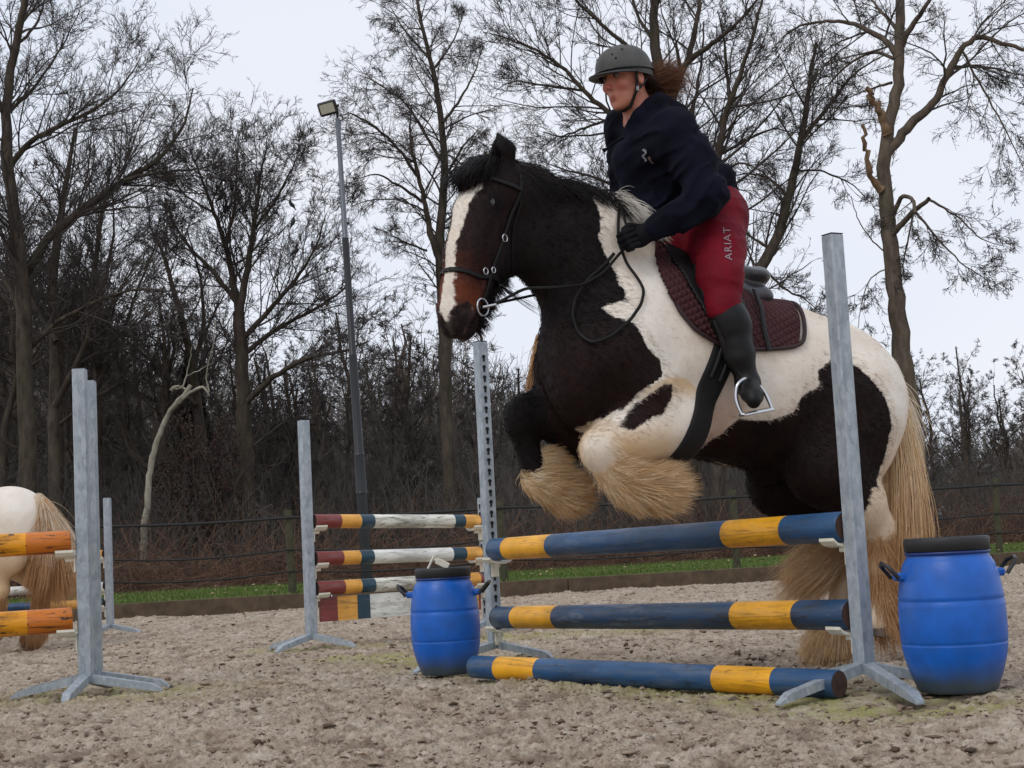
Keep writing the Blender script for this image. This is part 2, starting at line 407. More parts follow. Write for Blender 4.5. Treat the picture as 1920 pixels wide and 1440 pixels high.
# ------------------------------------------------------------------ the sand arena, one sheet out to the boards, then grass and wood floor
E0, E1 = ground(590, 1139), ground(1440, 1088)
ed = Vector((E1.x - E0.x, E1.y - E0.y, 0)).normalized(); en = Vector((-ed.y, ed.x, 0))
if en.y < 0: en = -en
def edge_y(x): return E0.y + (x - E0.x) * ed.y / ed.x
J1, J2 = ground(1624, 1290), ground(930, 1236)         # feet of the two front uprights
jd = (J2 - J1); jd.z = 0; JL = jd.length; jd.normalize(); jn = Vector((-jd.y, jd.x, 0))
if jn.x > 0: jn = -jn                                   # landing side (towards picture left)
def sand_height(x, y, coarse=1.0):
    h = (vnoise2(x * 1.3, y * 1.3, 3) - .5) * .035 + (vnoise2(x * 3.7, y * 3.7, 4) - .5) * .03
    a = vnoise2(x * 11, y * 11, 5); b = vnoise2(x * 24 + a, y * 24, 6); c = vnoise2(x * 55, y * 55, 7); d = vnoise2(x * 110, y * 110, 8)
    cl = np.maximum(0, b - .52) * 2.1
    f = vnoise2(x * 230 + c, y * 230, 13); r1 = 1 - np.abs(2 * vnoise2(x * 31 + a * 2, y * 31, 14) - 1)
    h = h + (a - .5) * .013 + cl * .014 * (.3 + a) + (c - .5) * .017 + (d - .5) * .012 + (f - .5) * .006 + (r1 ** 3) * .007 * b - .012
    calm = np.ones_like(x)
    for (cx_, cy_, rr_) in ((J1.x, J1.y - .15, .55), (J2.x, J2.y - .1, .5)): calm = calm * (1 - .75 * np.exp(-(np.hypot(x - cx_, y - cy_) / rr_) ** 2))
    h = h * calm - .008 * (1 - calm) - .03 * np.exp(-(np.hypot((x - 1.05) * .8, y - 5.55) / .42) ** 2)
    pitn = vnoise2(x * 7.3, y * 7.3, 11); pit = np.clip((pitn - .68) * 5, 0, 1)
    return h - pit * .018, pit
def build_ground():
    na, nr = 960, 1350
    ang = np.linspace(R(-25), R(25), na); rad = np.concatenate([[1.0, 1.5], np.exp(np.linspace(math.log(2.0), math.log(30.0), nr - 2))])
    A, D = np.meshgrid(ang, rad); X = D * np.tan(A); Y = D
    lim = edge_y(X) + .02; over = Y > lim; Y = np.minimum(Y, lim); 
    Z, pit = sand_height(X, Y)
    for (hx, hy, rr) in [(G_A.x, G_A.y, .32), (G_B.x, G_B.y, .30)]:
        q = np.hypot(X - hx, Y - hy); Z = Z - .02 * np.exp(-(q / rr) ** 2)
    s = ((X - J1.x) * jd.x + (Y - J1.y) * jd.y); n = ((X - J1.x) * jn.x + (Y - J1.y) * jn.y)
    m = np.exp(-((n - .25) / .38) ** 2) * (s > -.9) * (s < JL + 1.4) * 1.0
    L1, L2 = ground(170, 1300), ground(584, 1215)
    m = np.maximum(m, np.exp(-(np.hypot(X - L1.x, (Y - L1.y + .1) * 1.4) / .7) ** 2) * .9)
    m = np.maximum(m, np.exp(-(((Y - L2.y - .05) / .22) ** 2)) * (X > L2.x - .5) * (X < 1.0) * .8)
    i, j = np.meshgrid(np.arange(nr - 1), np.arange(na - 1), indexing='ij'); b = i * na + j
    F = np.stack([b, b + 1, b + na + 1, b + na], -1).reshape(-1, 4)
    keep = ~(over[:-1, :-1] & over[:-1, 1:] & over[1:, :-1] & over[1:, 1:]).ravel()
    o = mesh_np('arena_ground', np.stack([X, Y, Z], -1).reshape(-1, 3), F[keep], M_sand, None, True, {'moss': m.ravel(), 'pit': pit.ravel()})
    tag(o, kind='structure')
    # plain sheet under and round it, out to the horizon
    mb = MB(); zb = -.06
    mb.add([(-400, -200, zb), (400, -200, zb), (400, edge_y(400) + .1, zb), (-400, edge_y(-400) + .1, zb)], [(0, 1, 2, 3)])
    o = mb.build('sand_base', M_sand); tag(o, kind='structure')
def clods():
    rs = np.random.RandomState(7); n = 14000
    d = 2.1 * (19.0 / 2.1) ** rs.rand(n); a = rs.uniform(-.4, .4, n); x = d * np.tan(a); y = d
    z, _ = sand_height(x, y); sz = rs.gamma(1.6, .0028, n) + .002; sz = np.minimum(sz, .013); sz *= (1 + d * .03)
    base = np.array([(1, 0, 0), (-1, 0, 0), (0, 1, 0), (0, -1, 0), (0, 0, 1), (0, 0, -1)], float)
    tri = np.array([(0, 2, 4), (2, 1, 4), (1, 3, 4), (3, 0, 4), (2, 0, 5), (1, 2, 5), (3, 1, 5), (0, 3, 5)])
    # one subdivision
    mid = {}; vv = [tuple(v) for v in base]; ff = []
    def mp(i, j):
        k = (min(i, j), max(i, j))
        if k not in mid: w = np.array(vv[i]) + np.array(vv[j]); vv.append(tuple(w / np.linalg.norm(w))); mid[k] = len(vv) - 1
        return mid[k]
    for a_, b_, c_ in tri:
        ab, bc, ca = mp(a_, b_), mp(b_, c_), mp(c_, a_); ff += [(a_, ab, ca), (ab, b_, bc), (ca, bc, c_), (ab, bc, ca)]
    B = np.array(vv); T = np.array(ff); k = len(B)
    jit = 1 + rs.uniform(-.5, .5, (n, k, 1)); sc = sz[:, None, None] * np.stack([rs.uniform(.7, 1.9, n), rs.uniform(.7, 1.5, n), rs.uniform(.4, .8, n)], -1)[:, None]
    P = B[None] * jit * sc; an = rs.rand(n) * 6.28; c_, s_ = np.cos(an)[:, None], np.sin(an)[:, None]
    PX = P[..., 0] * c_ - P[..., 1] * s_ + x[:, None]; PY = P[..., 0] * s_ + P[..., 1] * c_ + y[:, None]; PZ = P[..., 2] + (z + sz * .15)[:, None]
    F = (T[None] + (np.arange(n) * k)[:, None, None]).reshape(-1, 3); tint = np.repeat(rs.rand(n), k)
    t = NT('clods_of_sand', .95, 0, .2)
    c = t.ramp(t.attr('tint'), [(0, lin((92, 76, 64))), (.35, lin((140, 122, 106))), (.8, lin((172, 154, 136))), (.93, lin((186, 172, 156))), (1, lin((66, 52, 42)))])
    t.color(t.mix(.35, c, t.ramp(t.noise(60, 4), [(.3, .12), (.7, .55)]), 'OVERLAY')); t.bump(t.noise(140, 4), .6, .004)
    o = mesh_np('sand_clods', np.stack([PX, PY, PZ], -1).reshape(-1, 3), F, t.m, None, False, {'tint': tint})
    tag(o, 'loose clods and crumbs lying on the churned arena sand', 'sand clods', kind='stuff')
def leaves_litter():
    # tiny brown leaf scraps and straws on the sand
    rs = np.random.RandomState(17); V = []; F = []
    for i in range(900):
        d = 2.2 * (16 / 2.2) ** rs.rand(); a = rs.uniform(-.38, .38); x, y = d * math.tan(a), d
        z = float(sand_height(np.array([x]), np.array([y]))[0][0]) + .006; L = rs.uniform(.006, .02) * (1 + d * .05); an = rs.rand() * 6.28; w = L * rs.uniform(.12, .5)
        c, s = math.cos(an), math.sin(an); b = len(V); u = rs.uniform(0, .010)
        V += [(x - c * L, y - s * L, z), (x + s * w, y - c * w, z + u), (x + c * L, y + s * L, z + u * .5), (x - s * w, y + c * w, z + .002)]
        F.append((b, b + 1, b + 2, b + 3))
    o = mesh_np('leaf_scraps', V, F, plain('dead_leaf', (86, 62, 42), .9, var=.5, scale=5, bump=0), None, False)
    tag(o, 'scraps of brown leaf and straw on the sand', 'leaf litter', kind='stuff')

def grass_height(x, y):   # bank rising a little behind the boards
    t = (y - edge_y(x)); return .16 + np.clip(t, 0, 9) * .010
def build_bank():
    t = NT('lawn', .9, 0, .2); n = t.noise(6, 6, .6)
    t.color(t.ramp(n, [(.3, lin((60, 78, 30))), (.55, lin((84, 108, 42))), (.75, lin((112, 124, 62)))])); t.bump(t.noise(80, 4), .8, .03)
    xs = np.linspace(-60, 60, 200); ts = np.concatenate([np.linspace(.09, 5.2, 18)]); X, T = np.meshgrid(xs, ts); Y = edge_y(X) + T
    Z = grass_height(X, Y) + (vnoise2(X * 2, Y * 2, 9) - .5) * .05
    i, j = np.meshgrid(np.arange(len(ts) - 1), np.arange(199), indexing='ij'); b = i * 200 + j
    F = np.stack([b, b + 1, b + 201, b + 200], -1).reshape(-1, 4)
    tag(mesh_np('lawn_ground', np.stack([X, Y, Z], -1).reshape(-1, 3), F, t.m), kind='structure')
    t = NT('wood_floor', .95, 0, .15); n = t.noise(5, 8, .7)
    t.color(t.ramp(n, [(.3, lin((52, 42, 34))), (.6, lin((88, 68, 52))), (.8, lin((120, 94, 72)))])); t.bump(n, .8, .08)
    ts = np.concatenate([np.linspace(5.1, 60, 70), [120, 400]]); xs = np.linspace(-300, 300, 300); X, T = np.meshgrid(xs, ts); Y = edge_y(X) + T
    Z = .21 + np.clip(T - 5, 0, 5) * .02 + np.clip(T - 10, 0, 60) * .008 + (vnoise2(X * .7, Y * .7, 12) - .5) * .2 * np.clip((T - 5.1) / 2, 0, 1)
    i, j = np.meshgrid(np.arange(len(ts) - 1), np.arange(299), indexing='ij'); b = i * 300 + j
    F = np.stack([b, b + 1, b + 301, b + 300], -1).reshape(-1, 4)
    tag(mesh_np('wood_floor_ground', np.stack([X, Y, Z], -1).reshape(-1, 3), F, t.m), kind='structure')
    # blades
    rs = np.random.RandomState(3); n = 60000; x = rs.uniform(-9.5, 11, n); T = rs.uniform(.03, 1, n) * 5.1; y = edge_y(x) + T; z = grass_height(x, y)
    h = rs.uniform(.02, .06, n); an = rs.rand(n) * 3.14; w = .006; lx = rs.normal(0, .02, n); ly = rs.normal(0, .02, n)
    V = np.stack([np.stack([x - w * np.cos(an), y - w * np.sin(an), z - .02], -1), np.stack([x + w * np.cos(an), y + w * np.sin(an), z - .02], -1), np.stack([x + lx, y + ly, z + h], -1)], 1).reshape(-1, 3)
    t = NT('grass_blades', .7, 0, .3); t.color(t.ramp(t.attr('tint'), [(0, lin((52, 76, 24))), (.6, lin((84, 108, 38))), (.9, lin((118, 124, 68))), (1, lin((176, 168, 118)))]))
    o = mesh_np('grass', V, np.arange(3 * n).reshape(-1, 3), t.m, None, False, {'tint': np.repeat(rs.rand(n), 3)})
    tag(o, 'short green grass on the strip behind the arena boards', 'grass', kind='stuff')
    # fallen leaves on the lawn
    n = 240; x = rs.uniform(-9, 10, n); y = edge_y(x) + rs.uniform(.2, 4.8, n); z = grass_height(x, y) + .05; r = .03; a = rs.rand(n) * 6.3
    V = np.stack([np.stack([x + r * np.cos(a + k * 1.57) * (1 if k % 2 else .6), y + r * np.sin(a + k * 1.57), z + rs.uniform(0, .03, n)], -1) for k in range(4)], 1).reshape(-1, 3)
    o = mesh_np('fallen_leaves', V, np.arange(4 * n).reshape(-1, 4), plain('pale_dead_leaf', (150, 132, 100), .9, var=.4, scale=4, bump=0), None, False)
    tag(o, 'pale dead leaves scattered over the green strip', 'leaves', kind='stuff')

def build_fence():
    # low board edging the sand
    x = -14.0; root = empty('arena_edging', (0, edge_y(0), 0)); ang = math.atan2(ed.y, ed.x); Mr = Matrix.Rotation(ang, 4, 'Z')
    while x < 15:
        L = 3.0; c = Vector((x + L * ed.x / 2, edge_y(x) + L * ed.y / 2, 0)) - root.location
        mb = MB(); mb.box(c + en * .04 + Vector((0, 0, .075)), (L - .012, .06, .21), rot=Mr, bev=.008)
        mb.box(c + en * .105 + ed * (L / 2 - .1) + Vector((0, 0, .06)), (.07, .07, .26), rot=Mr, bev=.006); mb.build('board', M_plank, root)
        x += L * ed.x
    tag(root, 'low brown timber boards edging the sand in front of the green strip', 'edging')
    root = empty('fence', Vector((E0.x, E0.y, 0)) + en * .55)
    tag(root, 'post and tape fence running behind the arena in front of the wood', 'fence')
    xs = []
    tops = []
    for k, px in enumerate((-620, -205, 180, 548, 946, 1383, 1878, 2400, 2950)):
        # intersect the pixel column with the fence line
        d = ray(px, 1080); o = Vector((E0.x, E0.y, 0)) + en * .55
        # solve o + s*ed = t*d (xy)
        det = ed.x * (-d.y) + ed.y * d.x; s = (-(o.x) * (-d.y) + (-(o.y)) * d.x) / det if abs(det) > 1e-9 else 0
        p = o + ed * s - Vector((root.location.x, root.location.y, 0)); xs.append(s)
        z0 = .1; h = 1.12
        mb = MB(); lean = random.Random(k).uniform(-.02, .02)
        mb.tube([(p.x, p.y, z0), (p.x + lean, p.y, z0 + h * .5), (p.x + lean * 2, p.y, z0 + h)], [.052, .05, .046], 10)
        mb.build('post', M_fence, root); tops.append((p, lean))
    for z in (1.12, .72, .45):
        for k in range(len(tops) - 1):
            a, b = tops[k][0], tops[k + 1][0]; mb = MB(); off = Vector((0, -.055, 0))
            pts = [a.lerp(b, u) + off + Vector((0, 0, z - .06 * math.sin(u * math.pi) * (.4 if z > 1 else 1))) for u in np.linspace(0, 1, 8)]
            mb.tube(pts, .02 if z > 1 else .013, 6, flat=.5, up=(0, 1, 0)); mb.build('tape', M_wire, root)
# ------------------------------------------------------------------ show-jumping uprights, cups and poles
def pole(name, a, b, r, bands, label, group, cat='jump pole', dents=0):
    """bands: list of (fraction, material index)"""
    a, b = Vector(a), Vector(b); L = (b - a).length; root_M = (b - a).to_track_quat('X', 'Z')
    mats = []; seg = []; s = 0
    n = 28; vs = []; fs = []; mi = []
    rs = random.Random(name + label)
    cuts = [0.0]
    for f, m in bands:
        if m not in mats: mats.append(m)
        cuts.append(cuts[-1] + f * L)
    cuts = [c * L / cuts[-1] for c in cuts]
    mats2 = mats + [M_end]
    V = []; F = []; MI = []
    def ring(x, rr): 
        b0 = len(V)
        for k in range(n):
            t = 2 * math.pi * k / n; V.append((x, rr * math.cos(t), rr * math.sin(t)))
        return b0
    def bend(x): return 0
    p0 = ring(0, r * .93); prev = ring(.006, r)
    F.append(tuple(range(n))[::-1]); MI.append(len(mats))
    for k in range(n): F.append((p0 + k, p0 + (k + 1) % n, prev + (k + 1) % n, prev + k)); MI.append(mats.index(bands[0][1]))
    for bi, (f, m) in enumerate(bands):
        x0, x1 = cuts[bi], cuts[bi + 1]; ns = max(2, int((x1 - x0) / .12))
        for q in range(1, ns + 1):
            x = x0 + (x1 - x0) * q / ns
            if bi == len(bands) - 1 and q == ns: x -= .006
            nx = ring(x, r)
            for k in range(n): F.append((prev + k, prev + (k + 1) % n, nx + (k + 1) % n, nx + k)); MI.append(mats.index(m))
            prev = nx
    e = ring(L, r * .93)
    for k in range(n): F.append((prev + k, prev + (k + 1) % n, e + (k + 1) % n, e + k)); MI.append(mats.index(bands[-1][1]))
    F.append(tuple(e + k for k in range(n))); MI.append(len(mats))
    me = bpy.data.meshes.new(name); me.from_pydata(V, [], F); me.polygons.foreach_set('material_index', MI)
    me.polygons.foreach_set('use_smooth', [len(f) == 4 for f in F]); me.update()
    o = link_mesh(name, me, mats2); o.rotation_mode = 'QUATERNION'; o.rotation_quaternion = root_M; o.location = a
    tag(o, label, cat, group); return o

def keyhole(mb, M, w):
    pts = []
    for k in range(14):
        t = R(-60) + R(300) * k / 13; pts.append((w * math.sin(t) * 1.0, w * .75 + w * math.cos(t) * 1.0))
    pts = [(-w * .5, -w * 1.9)] + [(-w * .55, 0)] + [(math.sin(t) * w, w * .75 + math.cos(t) * w) for t in [R(-140 + 280 * k / 12) for k in range(13)]] + [(w * .55, 0), (w * .5, -w * 1.9)]
    mb.prism(pts, M, .002)
def stand(base, height, az, label, group, feet=4, side=.065, footlen=.38, holes=True, cups=(), cupdir=1, tipz=.022, capcol=True, leantop=None, footang=None):
    """square galvanised upright; local +x is the slotted face that looks at the poles"""
    root = empty('jump_stand', base, az); h = side / 2
    mb = MB(); mb.box((0, 0, height / 2 + .03), (side, side, height - .06), bev=.006)
    mb.build('post', M_galv, root)
    mb = MB(); mb.box((0, 0, height + .0015), (side * .94, side * .94, .003)); mb.build('post_cap', M_hole, root)
    if holes:
        mb = MB(); z = .16
        while z < height - .06:
            for sg in (1,):
                M = Matrix.Translation((sg * (h + .0012), 0, z)) @ Matrix(((0, 0, sg, 0), (sg, 0, 0, 0), (0, 1, 0, 0), (0, 0, 0, 1)))
                keyhole(mb, M, .0105)
            z += .058
        mb.build('peg_holes', M_hole, root)
    for k in range(len(footang) if footang else feet):
        a = footang[k] if footang else R(45 + 90 * k); d = Vector((math.cos(a), math.sin(a), 0)); w = Vector((-d.y, d.x, 0))
        mb = MB(); p0 = d * (h * .6) + Vector((0, 0, .080)); p1 = d * (footlen[k] if hasattr(footlen, '__len__') else footlen) + Vector((0, 0, tipz)); 
        wd = .024; hgt = .040
        vs = []
        for p, q in ((p0, 1.0), (p1 - (p1 - p0) * .12, .8), (p1, .18)):
            for sy in (-1, 1):
                for sz in (-1, 1): vs.append(p + w * (sy * wd * (.6 + .4 * q)) + Vector((0, 0, (hgt * (q - .5) if sz > 0 else -hgt / 2))))
        mb.add(vs, [(0, 1, 3, 2), (8, 10, 11, 9)] + [tuple(i + o for i in f) for o in (0, 4) for f in ((0, 4, 5, 1), (2, 3, 7, 6), (1, 5, 7, 3), (0, 2, 6, 4))])
        mb.build('foot', M_galv, root)
    for (z, r) in cups: cup(root, z, r, h)
    tag(root, label, 'jump stand', group); return root
def cup(root, z, r, h, mat=None):
    """keyhole bracket and shallow trough that carries a pole at height z (its axis)"""
    mb = MB(); zb = z - r - .004
    prof = [(-1.25 * r, .022), (-.9 * r, .004), (-.35 * r, -.004), (.35 * r, -.004), (.9 * r, .004), (1.25 * r, .022)]
    th = .012; n = len(prof); L = .085
    vs = [(h + .006, y, zb + zz) for y, zz in prof] + [(h + .006, y, zb + zz - th) for y, zz in prof]; vs += [(x + L, y, zz) for x, y, zz in vs]
    fs = []
    m = 2 * n
    for i in range(n - 1):
        fs += [(i, i + 1, m + i + 1, m + i), (n + i, m + n + i, m + n + i + 1, n + i + 1), (i, n + i, n + i + 1, i + 1), (m + i, m + i + 1, m + n + i + 1, m + n + i)]
    fs += [(0, m, m + n, n), (n - 1, 2 * n - 1, m + 2 * n - 1, m + n - 1)]
    mb.add(vs, fs)
    mb.box((h + .007, 0, zb - .045), (.012, .045, .085), bev=.004); mb.box((h + .03, 0, zb - .02), (.05, .02, .03), bev=.004)
    mb.build('cup', M_cup, root)

def zof(px, py, base):
    """height at which the pixel ray passes the vertical through base (nearest depth)"""
    d = ray(px, py); t = base.y / d.y; return CAM_H + d.z * t

def barrel(base, H, RD, az, label):
    root = empty('barrel', base, az)
    t = NT('blue_plastic', .38, 0, .5); n = t.noise(14, 5); z = t.n.new('ShaderNodeSeparateXYZ'); t.l.new(t.tc.outputs['Object'], z.inputs[0])
    c = t.ramp(n, [(.3, lin((0, 84, 172))), (.7, lin((0, 97, 198)))])
    sc = t.ramp(t.noise(30, 6, .7, (1, 1, .3)), [(.66, 0.0), (.75, .35)]); c = t.mix(sc, c, lin((70, 110, 190)))
    dirt = t.math('MULTIPLY', t.ramp(t.math('ADD', t.math('MULTIPLY', z.outputs[2], 5.5 / H * .57), t.math('MULTIPLY', t.noise(9, 5), .35)), [(.34, 1.0), (.85, 0.0)]), .9)
    c = t.mix(dirt, c, lin((62, 70, 58)))
    dust = t.ramp(t.noise(4, 6, .6, (1, 1, 1)), [(.5, 0.0), (.8, .18)]); c = t.mix(dust, c, lin((120, 130, 140)))
    t.color(c); t.bump(t.noise(60, 4), .05, .003); t.rough(t.ramp(n, [(.3, .45), (.7, .33)]))
    prof = [(.70, 0), (.745, .012), (.765, .035), (.87, .13), (.95, .23), (.985, .30), (.985, .308), (.97, .315), (.985, .322), (.995, .34), (1.0, .45), (.995, .55), (.985, .585), (.97, .592), (.985, .60), (.975, .625), (.93, .74), (.865, .82), (.81, .855), (.775, .87), (.765, .90)]
    mb = MB(); mb.lathe([(r * RD, z_ * H) for r, z_ in prof], 64); mb.build('body', t.m, root)
    mb = MB(); mb.lathe([(.775 * RD, .885 * H), (.80 * RD, .890 * H), (.80 * RD, .905 * H), (.785 * RD, .908 * H)], 64); mb.build('clamp_ring', plain('ring_blue', (10, 44, 110), .4, var=.1), root)
    mb = MB(); mb.lathe([(.78 * RD, .910 * H), (.80 * RD, .913 * H), (.81 * RD, .98 * H), (.795 * RD, .995 * H), (.76 * RD, 1.0 * H), (.70 * RD, 1.0 * H), (.69 * RD, .988 * H), (.3 * RD, .988 * H)], 64); mb.build('lid', plain('black_lid', (36, 36, 38), .55, var=.2), root)
    for sg in (-1, 1):
        mb = MB(); x = .9 * RD
        mb.box((sg * (x + .012), 0, .755 * H), (.045, .05, .03), bev=.008); mb.build('handle_lug', t.m, root)
        mb = MB(); o = x + .03
        mb.tube([(sg * o, -.045, .745 * H), (sg * (o + .012), -.045, .775 * H), (sg * (o + .038), -.04, .83 * H), (sg * (o + .048), 0, .85 * H), (sg * (o + .038), .04, .83 * H), (sg * (o + .012), .045, .775 * H), (sg * o, .045, .745 * H)], .008, 8)
        mb.build('handle', M_black, root)
    tag(root, label, 'barrel', 'blue barrels beside the front jump'); return root
M_INV = M_CAM.inverted()
def project(p):
    q = M_INV @ Vector(p); return 960 + FPX * q.x / -q.z, 720 - FPX * q.y / -q.z
def frac_at(a, b, px):
    lo, hi = 0.0, 1.0; s = 1 if project(b)[0] > project(a)[0] else -1
    for _ in range(40):
        m = (lo + hi) / 2
        if (project(a.lerp(b, m))[0] - px) * s < 0: lo = m
        else: hi = m
    return (lo + hi) / 2
def banded(a, b, cuts, mats):
    fr = [0.0] + [frac_at(a, b, c) for c in cuts] + [1.0]
    return [(fr[i + 1] - fr[i], mats[i]) for i in range(len(mats))]
G_A, G_B = ground(1560, 1240), ground(1668, 1200)        # the two hind hooves of the jumping horse
build_ground(); clods(); leaves_litter(); build_bank(); build_fence()

# --- front jump
A1 = math.atan2(jd.y, jd.x); A2 = A1 + math.pi; hs = .0325
pa = J1 + jd * (hs + .012); pb = J2 - jd * (hs + .012)
def zz(px, py, base): return zof(px, py, base)
zu1, zu2 = zz(1572, 988, pa), zz(915, 1031, pb); zl1, zl2 = zz(1588, 1153, pa), zz(930, 1158, pb)
RP = .060
h1, h2 = zof(1568, 440, J1), zof(905, 641, J2)
stand(J1, h1, A1, 'tall galvanised upright in front of the horse beside the right hand blue barrel', 'uprights of the front jump', cups=[(zu1, RP), (zl1, RP)], footang=[R(a) for a in (11, 91, 163, 226)], footlen=.44, tipz=-.004)
stand(J2, h2, A2, 'slotted galvanised upright beside the left hand blue barrel under the horse head', 'uprights of the front jump', cups=[(zu2, RP), (zl2, RP)], footang=[R(239) - A2, R(330) - A2, R(60) - A2, R(150) - A2], footlen=(.78, .36, .36, .36), tipz=.02)
a, b = Vector((pb.x, pb.y, zu2)), Vector((pa.x, pa.y, zu1))
pole('jump_pole', a, b, RP, banded(a, b, (955, 1038, 1370, 1480), [M_blue, M_yel, M_blue, M_yel, M_blue]), 'bright blue and yellow pole, the top one right under the horse', 'poles of the front jump')
a, b = Vector((pb.x, pb.y, zl2)), Vector((pa.x, pa.y, zl1))
pole('jump_pole', a, b, RP, banded(a, b, (972, 1050, 1387, 1503), [M_bluewet, M_yel, M_bluewet, M_yel, M_bluewet]), 'weathered grey blue and yellow pole, the middle one of the front jump', 'poles of the front jump')
g1 = ground(890, 1271); a, b = Vector((g1.x, g1.y, .052)), at(1574, 1283, 5.90)
pole('jump_pole', a, b, .054, banded(a, b, (938, 1014, 1348, 1458), [M_blue, M_yel, M_blue, M_yel, M_blue]), 'blue and yellow ground pole lying on the sand before the front jump', 'poles of the front jump')

# --- barrels
def barrel_at(pxl, pxr, pyb, pyt, az, label):
    g = ground((pxl + pxr) / 2, pyb); 
    for _ in range(3):
        w = (pxr - pxl) / FPX * g.y / 2; g0 = ground((pxl + pxr) / 2, pyb); f_ = 1 + w * .72 / g0.y; c = Vector((g0.x * f_, g0.y * f_, 0)); g = c
    w = (pxr - pxl) / FPX * c.y / 2 * .955
    H = zof((pxl + pxr) / 2 - 8, pyt, c)
    return barrel(c, H, w, az, label), c, H, w
b1, bc1, bH1, bw1 = barrel_at(1696, 1899, 1303, 1006, R(4), 'blue plastic barrel with black lid at the right edge, the nearer one')
b2, bc2, bH2, bw2 = barrel_at(772, 907, 1267, 1064, R(-8), 'blue plastic barrel with a white cup on its lid, left of the slotted upright')
# spare cup on the far barrel's lid
root = empty('jump_cup', (bc2.x - .01, bc2.y - .03, bH2), R(0))
mb = MB()
mb.box((.0, 0, .028), (.085, .03, .014), rot=Matrix.Rotation(R(28), 4, 'Y'), bev=.004); mb.box((-.045, 0, .028), (.012, .036, .075), rot=Matrix.Rotation(R(28), 4, 'Y'), bev=.004)
mb.box((.012, -.012, .02), (.07, .01, .032), rot=Matrix.Rotation(R(28), 4, 'Y'), bev=.003); mb.box((.012, .012, .02), (.07, .01, .032), rot=Matrix.Rotation(R(28), 4, 'Y'), bev=.003)
mb.build('cup', M_cup, root); tag(root, 'spare cream plastic pole cup lying on the lid of the left hand barrel', 'jump cup')

# --- middle jump behind: red, yellow, teal and white poles with a hanging plank
S4 = ground(585, 1216); S4b = ground(918, 1186); d4 = (S4b - S4).normalized(); A4 = math.atan2(d4.y, d4.x)
h4 = zof(567, 788, S4)
pA = S4 + d4 * .05; pB = S4b - d4 * .05; RB = .048
rows = [((596, 977), (903, 977)), ((600, 1047), (905, 1037)), ((603, 1103), (905, 1085))]
cL = [(zof(*q[0], pA), RB) for q in rows]; cR = [(zof(*q[1], pB), RB) for q in rows]
stand(S4, h4, A4, 'galvanised upright at the left end of the red, yellow and white jump', 'uprights of the middle jump', cups=cL, footang=[R(a) for a in (-60, 20, 120, 200)], footlen=.34)
stand(S4b, .98, A4 + math.pi, 'galvanised upright mostly hidden behind the slotted front upright', 'uprights of the middle jump', cups=cR, footang=[R(a) for a in (-60, 20, 120, 200)], footlen=.34)
cuts = [(636, 673, 698, 848, 868, 897), (640, 672, 697, 845, 870, 900), (643, 674, 700, 846, 866, 896)]
labs = ['mossy white pole with red and yellow ends, topmost of the middle jump', 'cleaner white pole with red, yellow and teal ends, second of the middle jump', 'white pole with red and yellow ends just above the striped plank']
for q, c, lb, wm in zip(rows, cuts, labs, (M_whi, M_whi2, M_whi)):
    a = Vector((pA.x, pA.y, zof(*q[0], pA))); b = Vector((pB.x, pB.y, zof(*q[1], pB)))
    pole('jump_pole', a, b, RB, banded(a, b, c, [M_red, M_ora, M_teal, wm, M_teal, M_ora, M_red]), lb, 'poles of the middle jump')
# plank below the third pole
za, zb_ = zof(605, 1143, pA), zof(903, 1121, pB); a = Vector((pA.x, pA.y, za)) + d4 * .02; b = Vector((pB.x, pB.y, zb_)) - d4 * .02
fr = [0.0] + [frac_at(a, b, c) for c in (632, 669, 693, 848, 868, 896)] + [1.0]; mb = MB(); L = (b - a).length
MT = [M_red, M_ora, M_teal, M_whi2]; seq = [0, 1, 2, 3, 2, 1, 0]
for i in range(7): mb.box(((fr[i] + fr[i + 1]) / 2 * L, 0, 0), ((fr[i + 1] - fr[i]) * L, .022, .165), mi=seq[i])
o = mb.build('plank', MT); o.location = a; o.rotation_mode = 'QUATERNION'; o.rotation_quaternion = (b - a).to_track_quat('X', 'Z')
tag(o, 'striped plank in red, yellow, teal and white hanging below the third pole', 'plank')

# --- left jump: two uprights side by side and the old yellow poles
S3 = ground(163, 1304); S3b = ground(180, 1296); h3 = zof(141, 692, S3); h3b = zof(162, 714, S3b)
cz = [(zof(120, 1017, S3), .058), (zof(130, 1163, S3), .06)]
A3 = R(180 + 6)
stand(S3, h3, A3, 'galvanised upright holding the two old yellow poles, the front one of a touching pair', 'uprights of the left jump', cups=cz, footang=[R(a) for a in (-6, 84, 172, 262)], footlen=.37, side=.066)
stand(S3b, h3b, A3 + math.pi, 'slightly lower galvanised upright standing close behind the one with the yellow poles', 'uprights of the left jump', footang=[R(a) for a in (-6, 172)], footlen=.37, side=.066, holes=False)
dl = Vector((math.cos(A3), math.sin(A3) - .22, 0)).normalized()
for (px, py), r, lb in (((131, 1016), .056, 'upper of the two scuffed yellow poles at the left edge'), ((137, 1162), .061, 'lower of the two scuffed yellow poles at the left edge, with brown cracks')):
    p = S3 + dl * .06; p.z = zof(px, py, p); q = p + dl * 3.0; q.z = p.z - .02
    pole('jump_pole', q, p, r, [(.93, M_yelold), (.07, mat_paint('bare_yellow_end', (206, 116, 30), (70, 44, 24), 1.0, (60, 40, 20)))], lb, 'old yellow poles of the left jump')
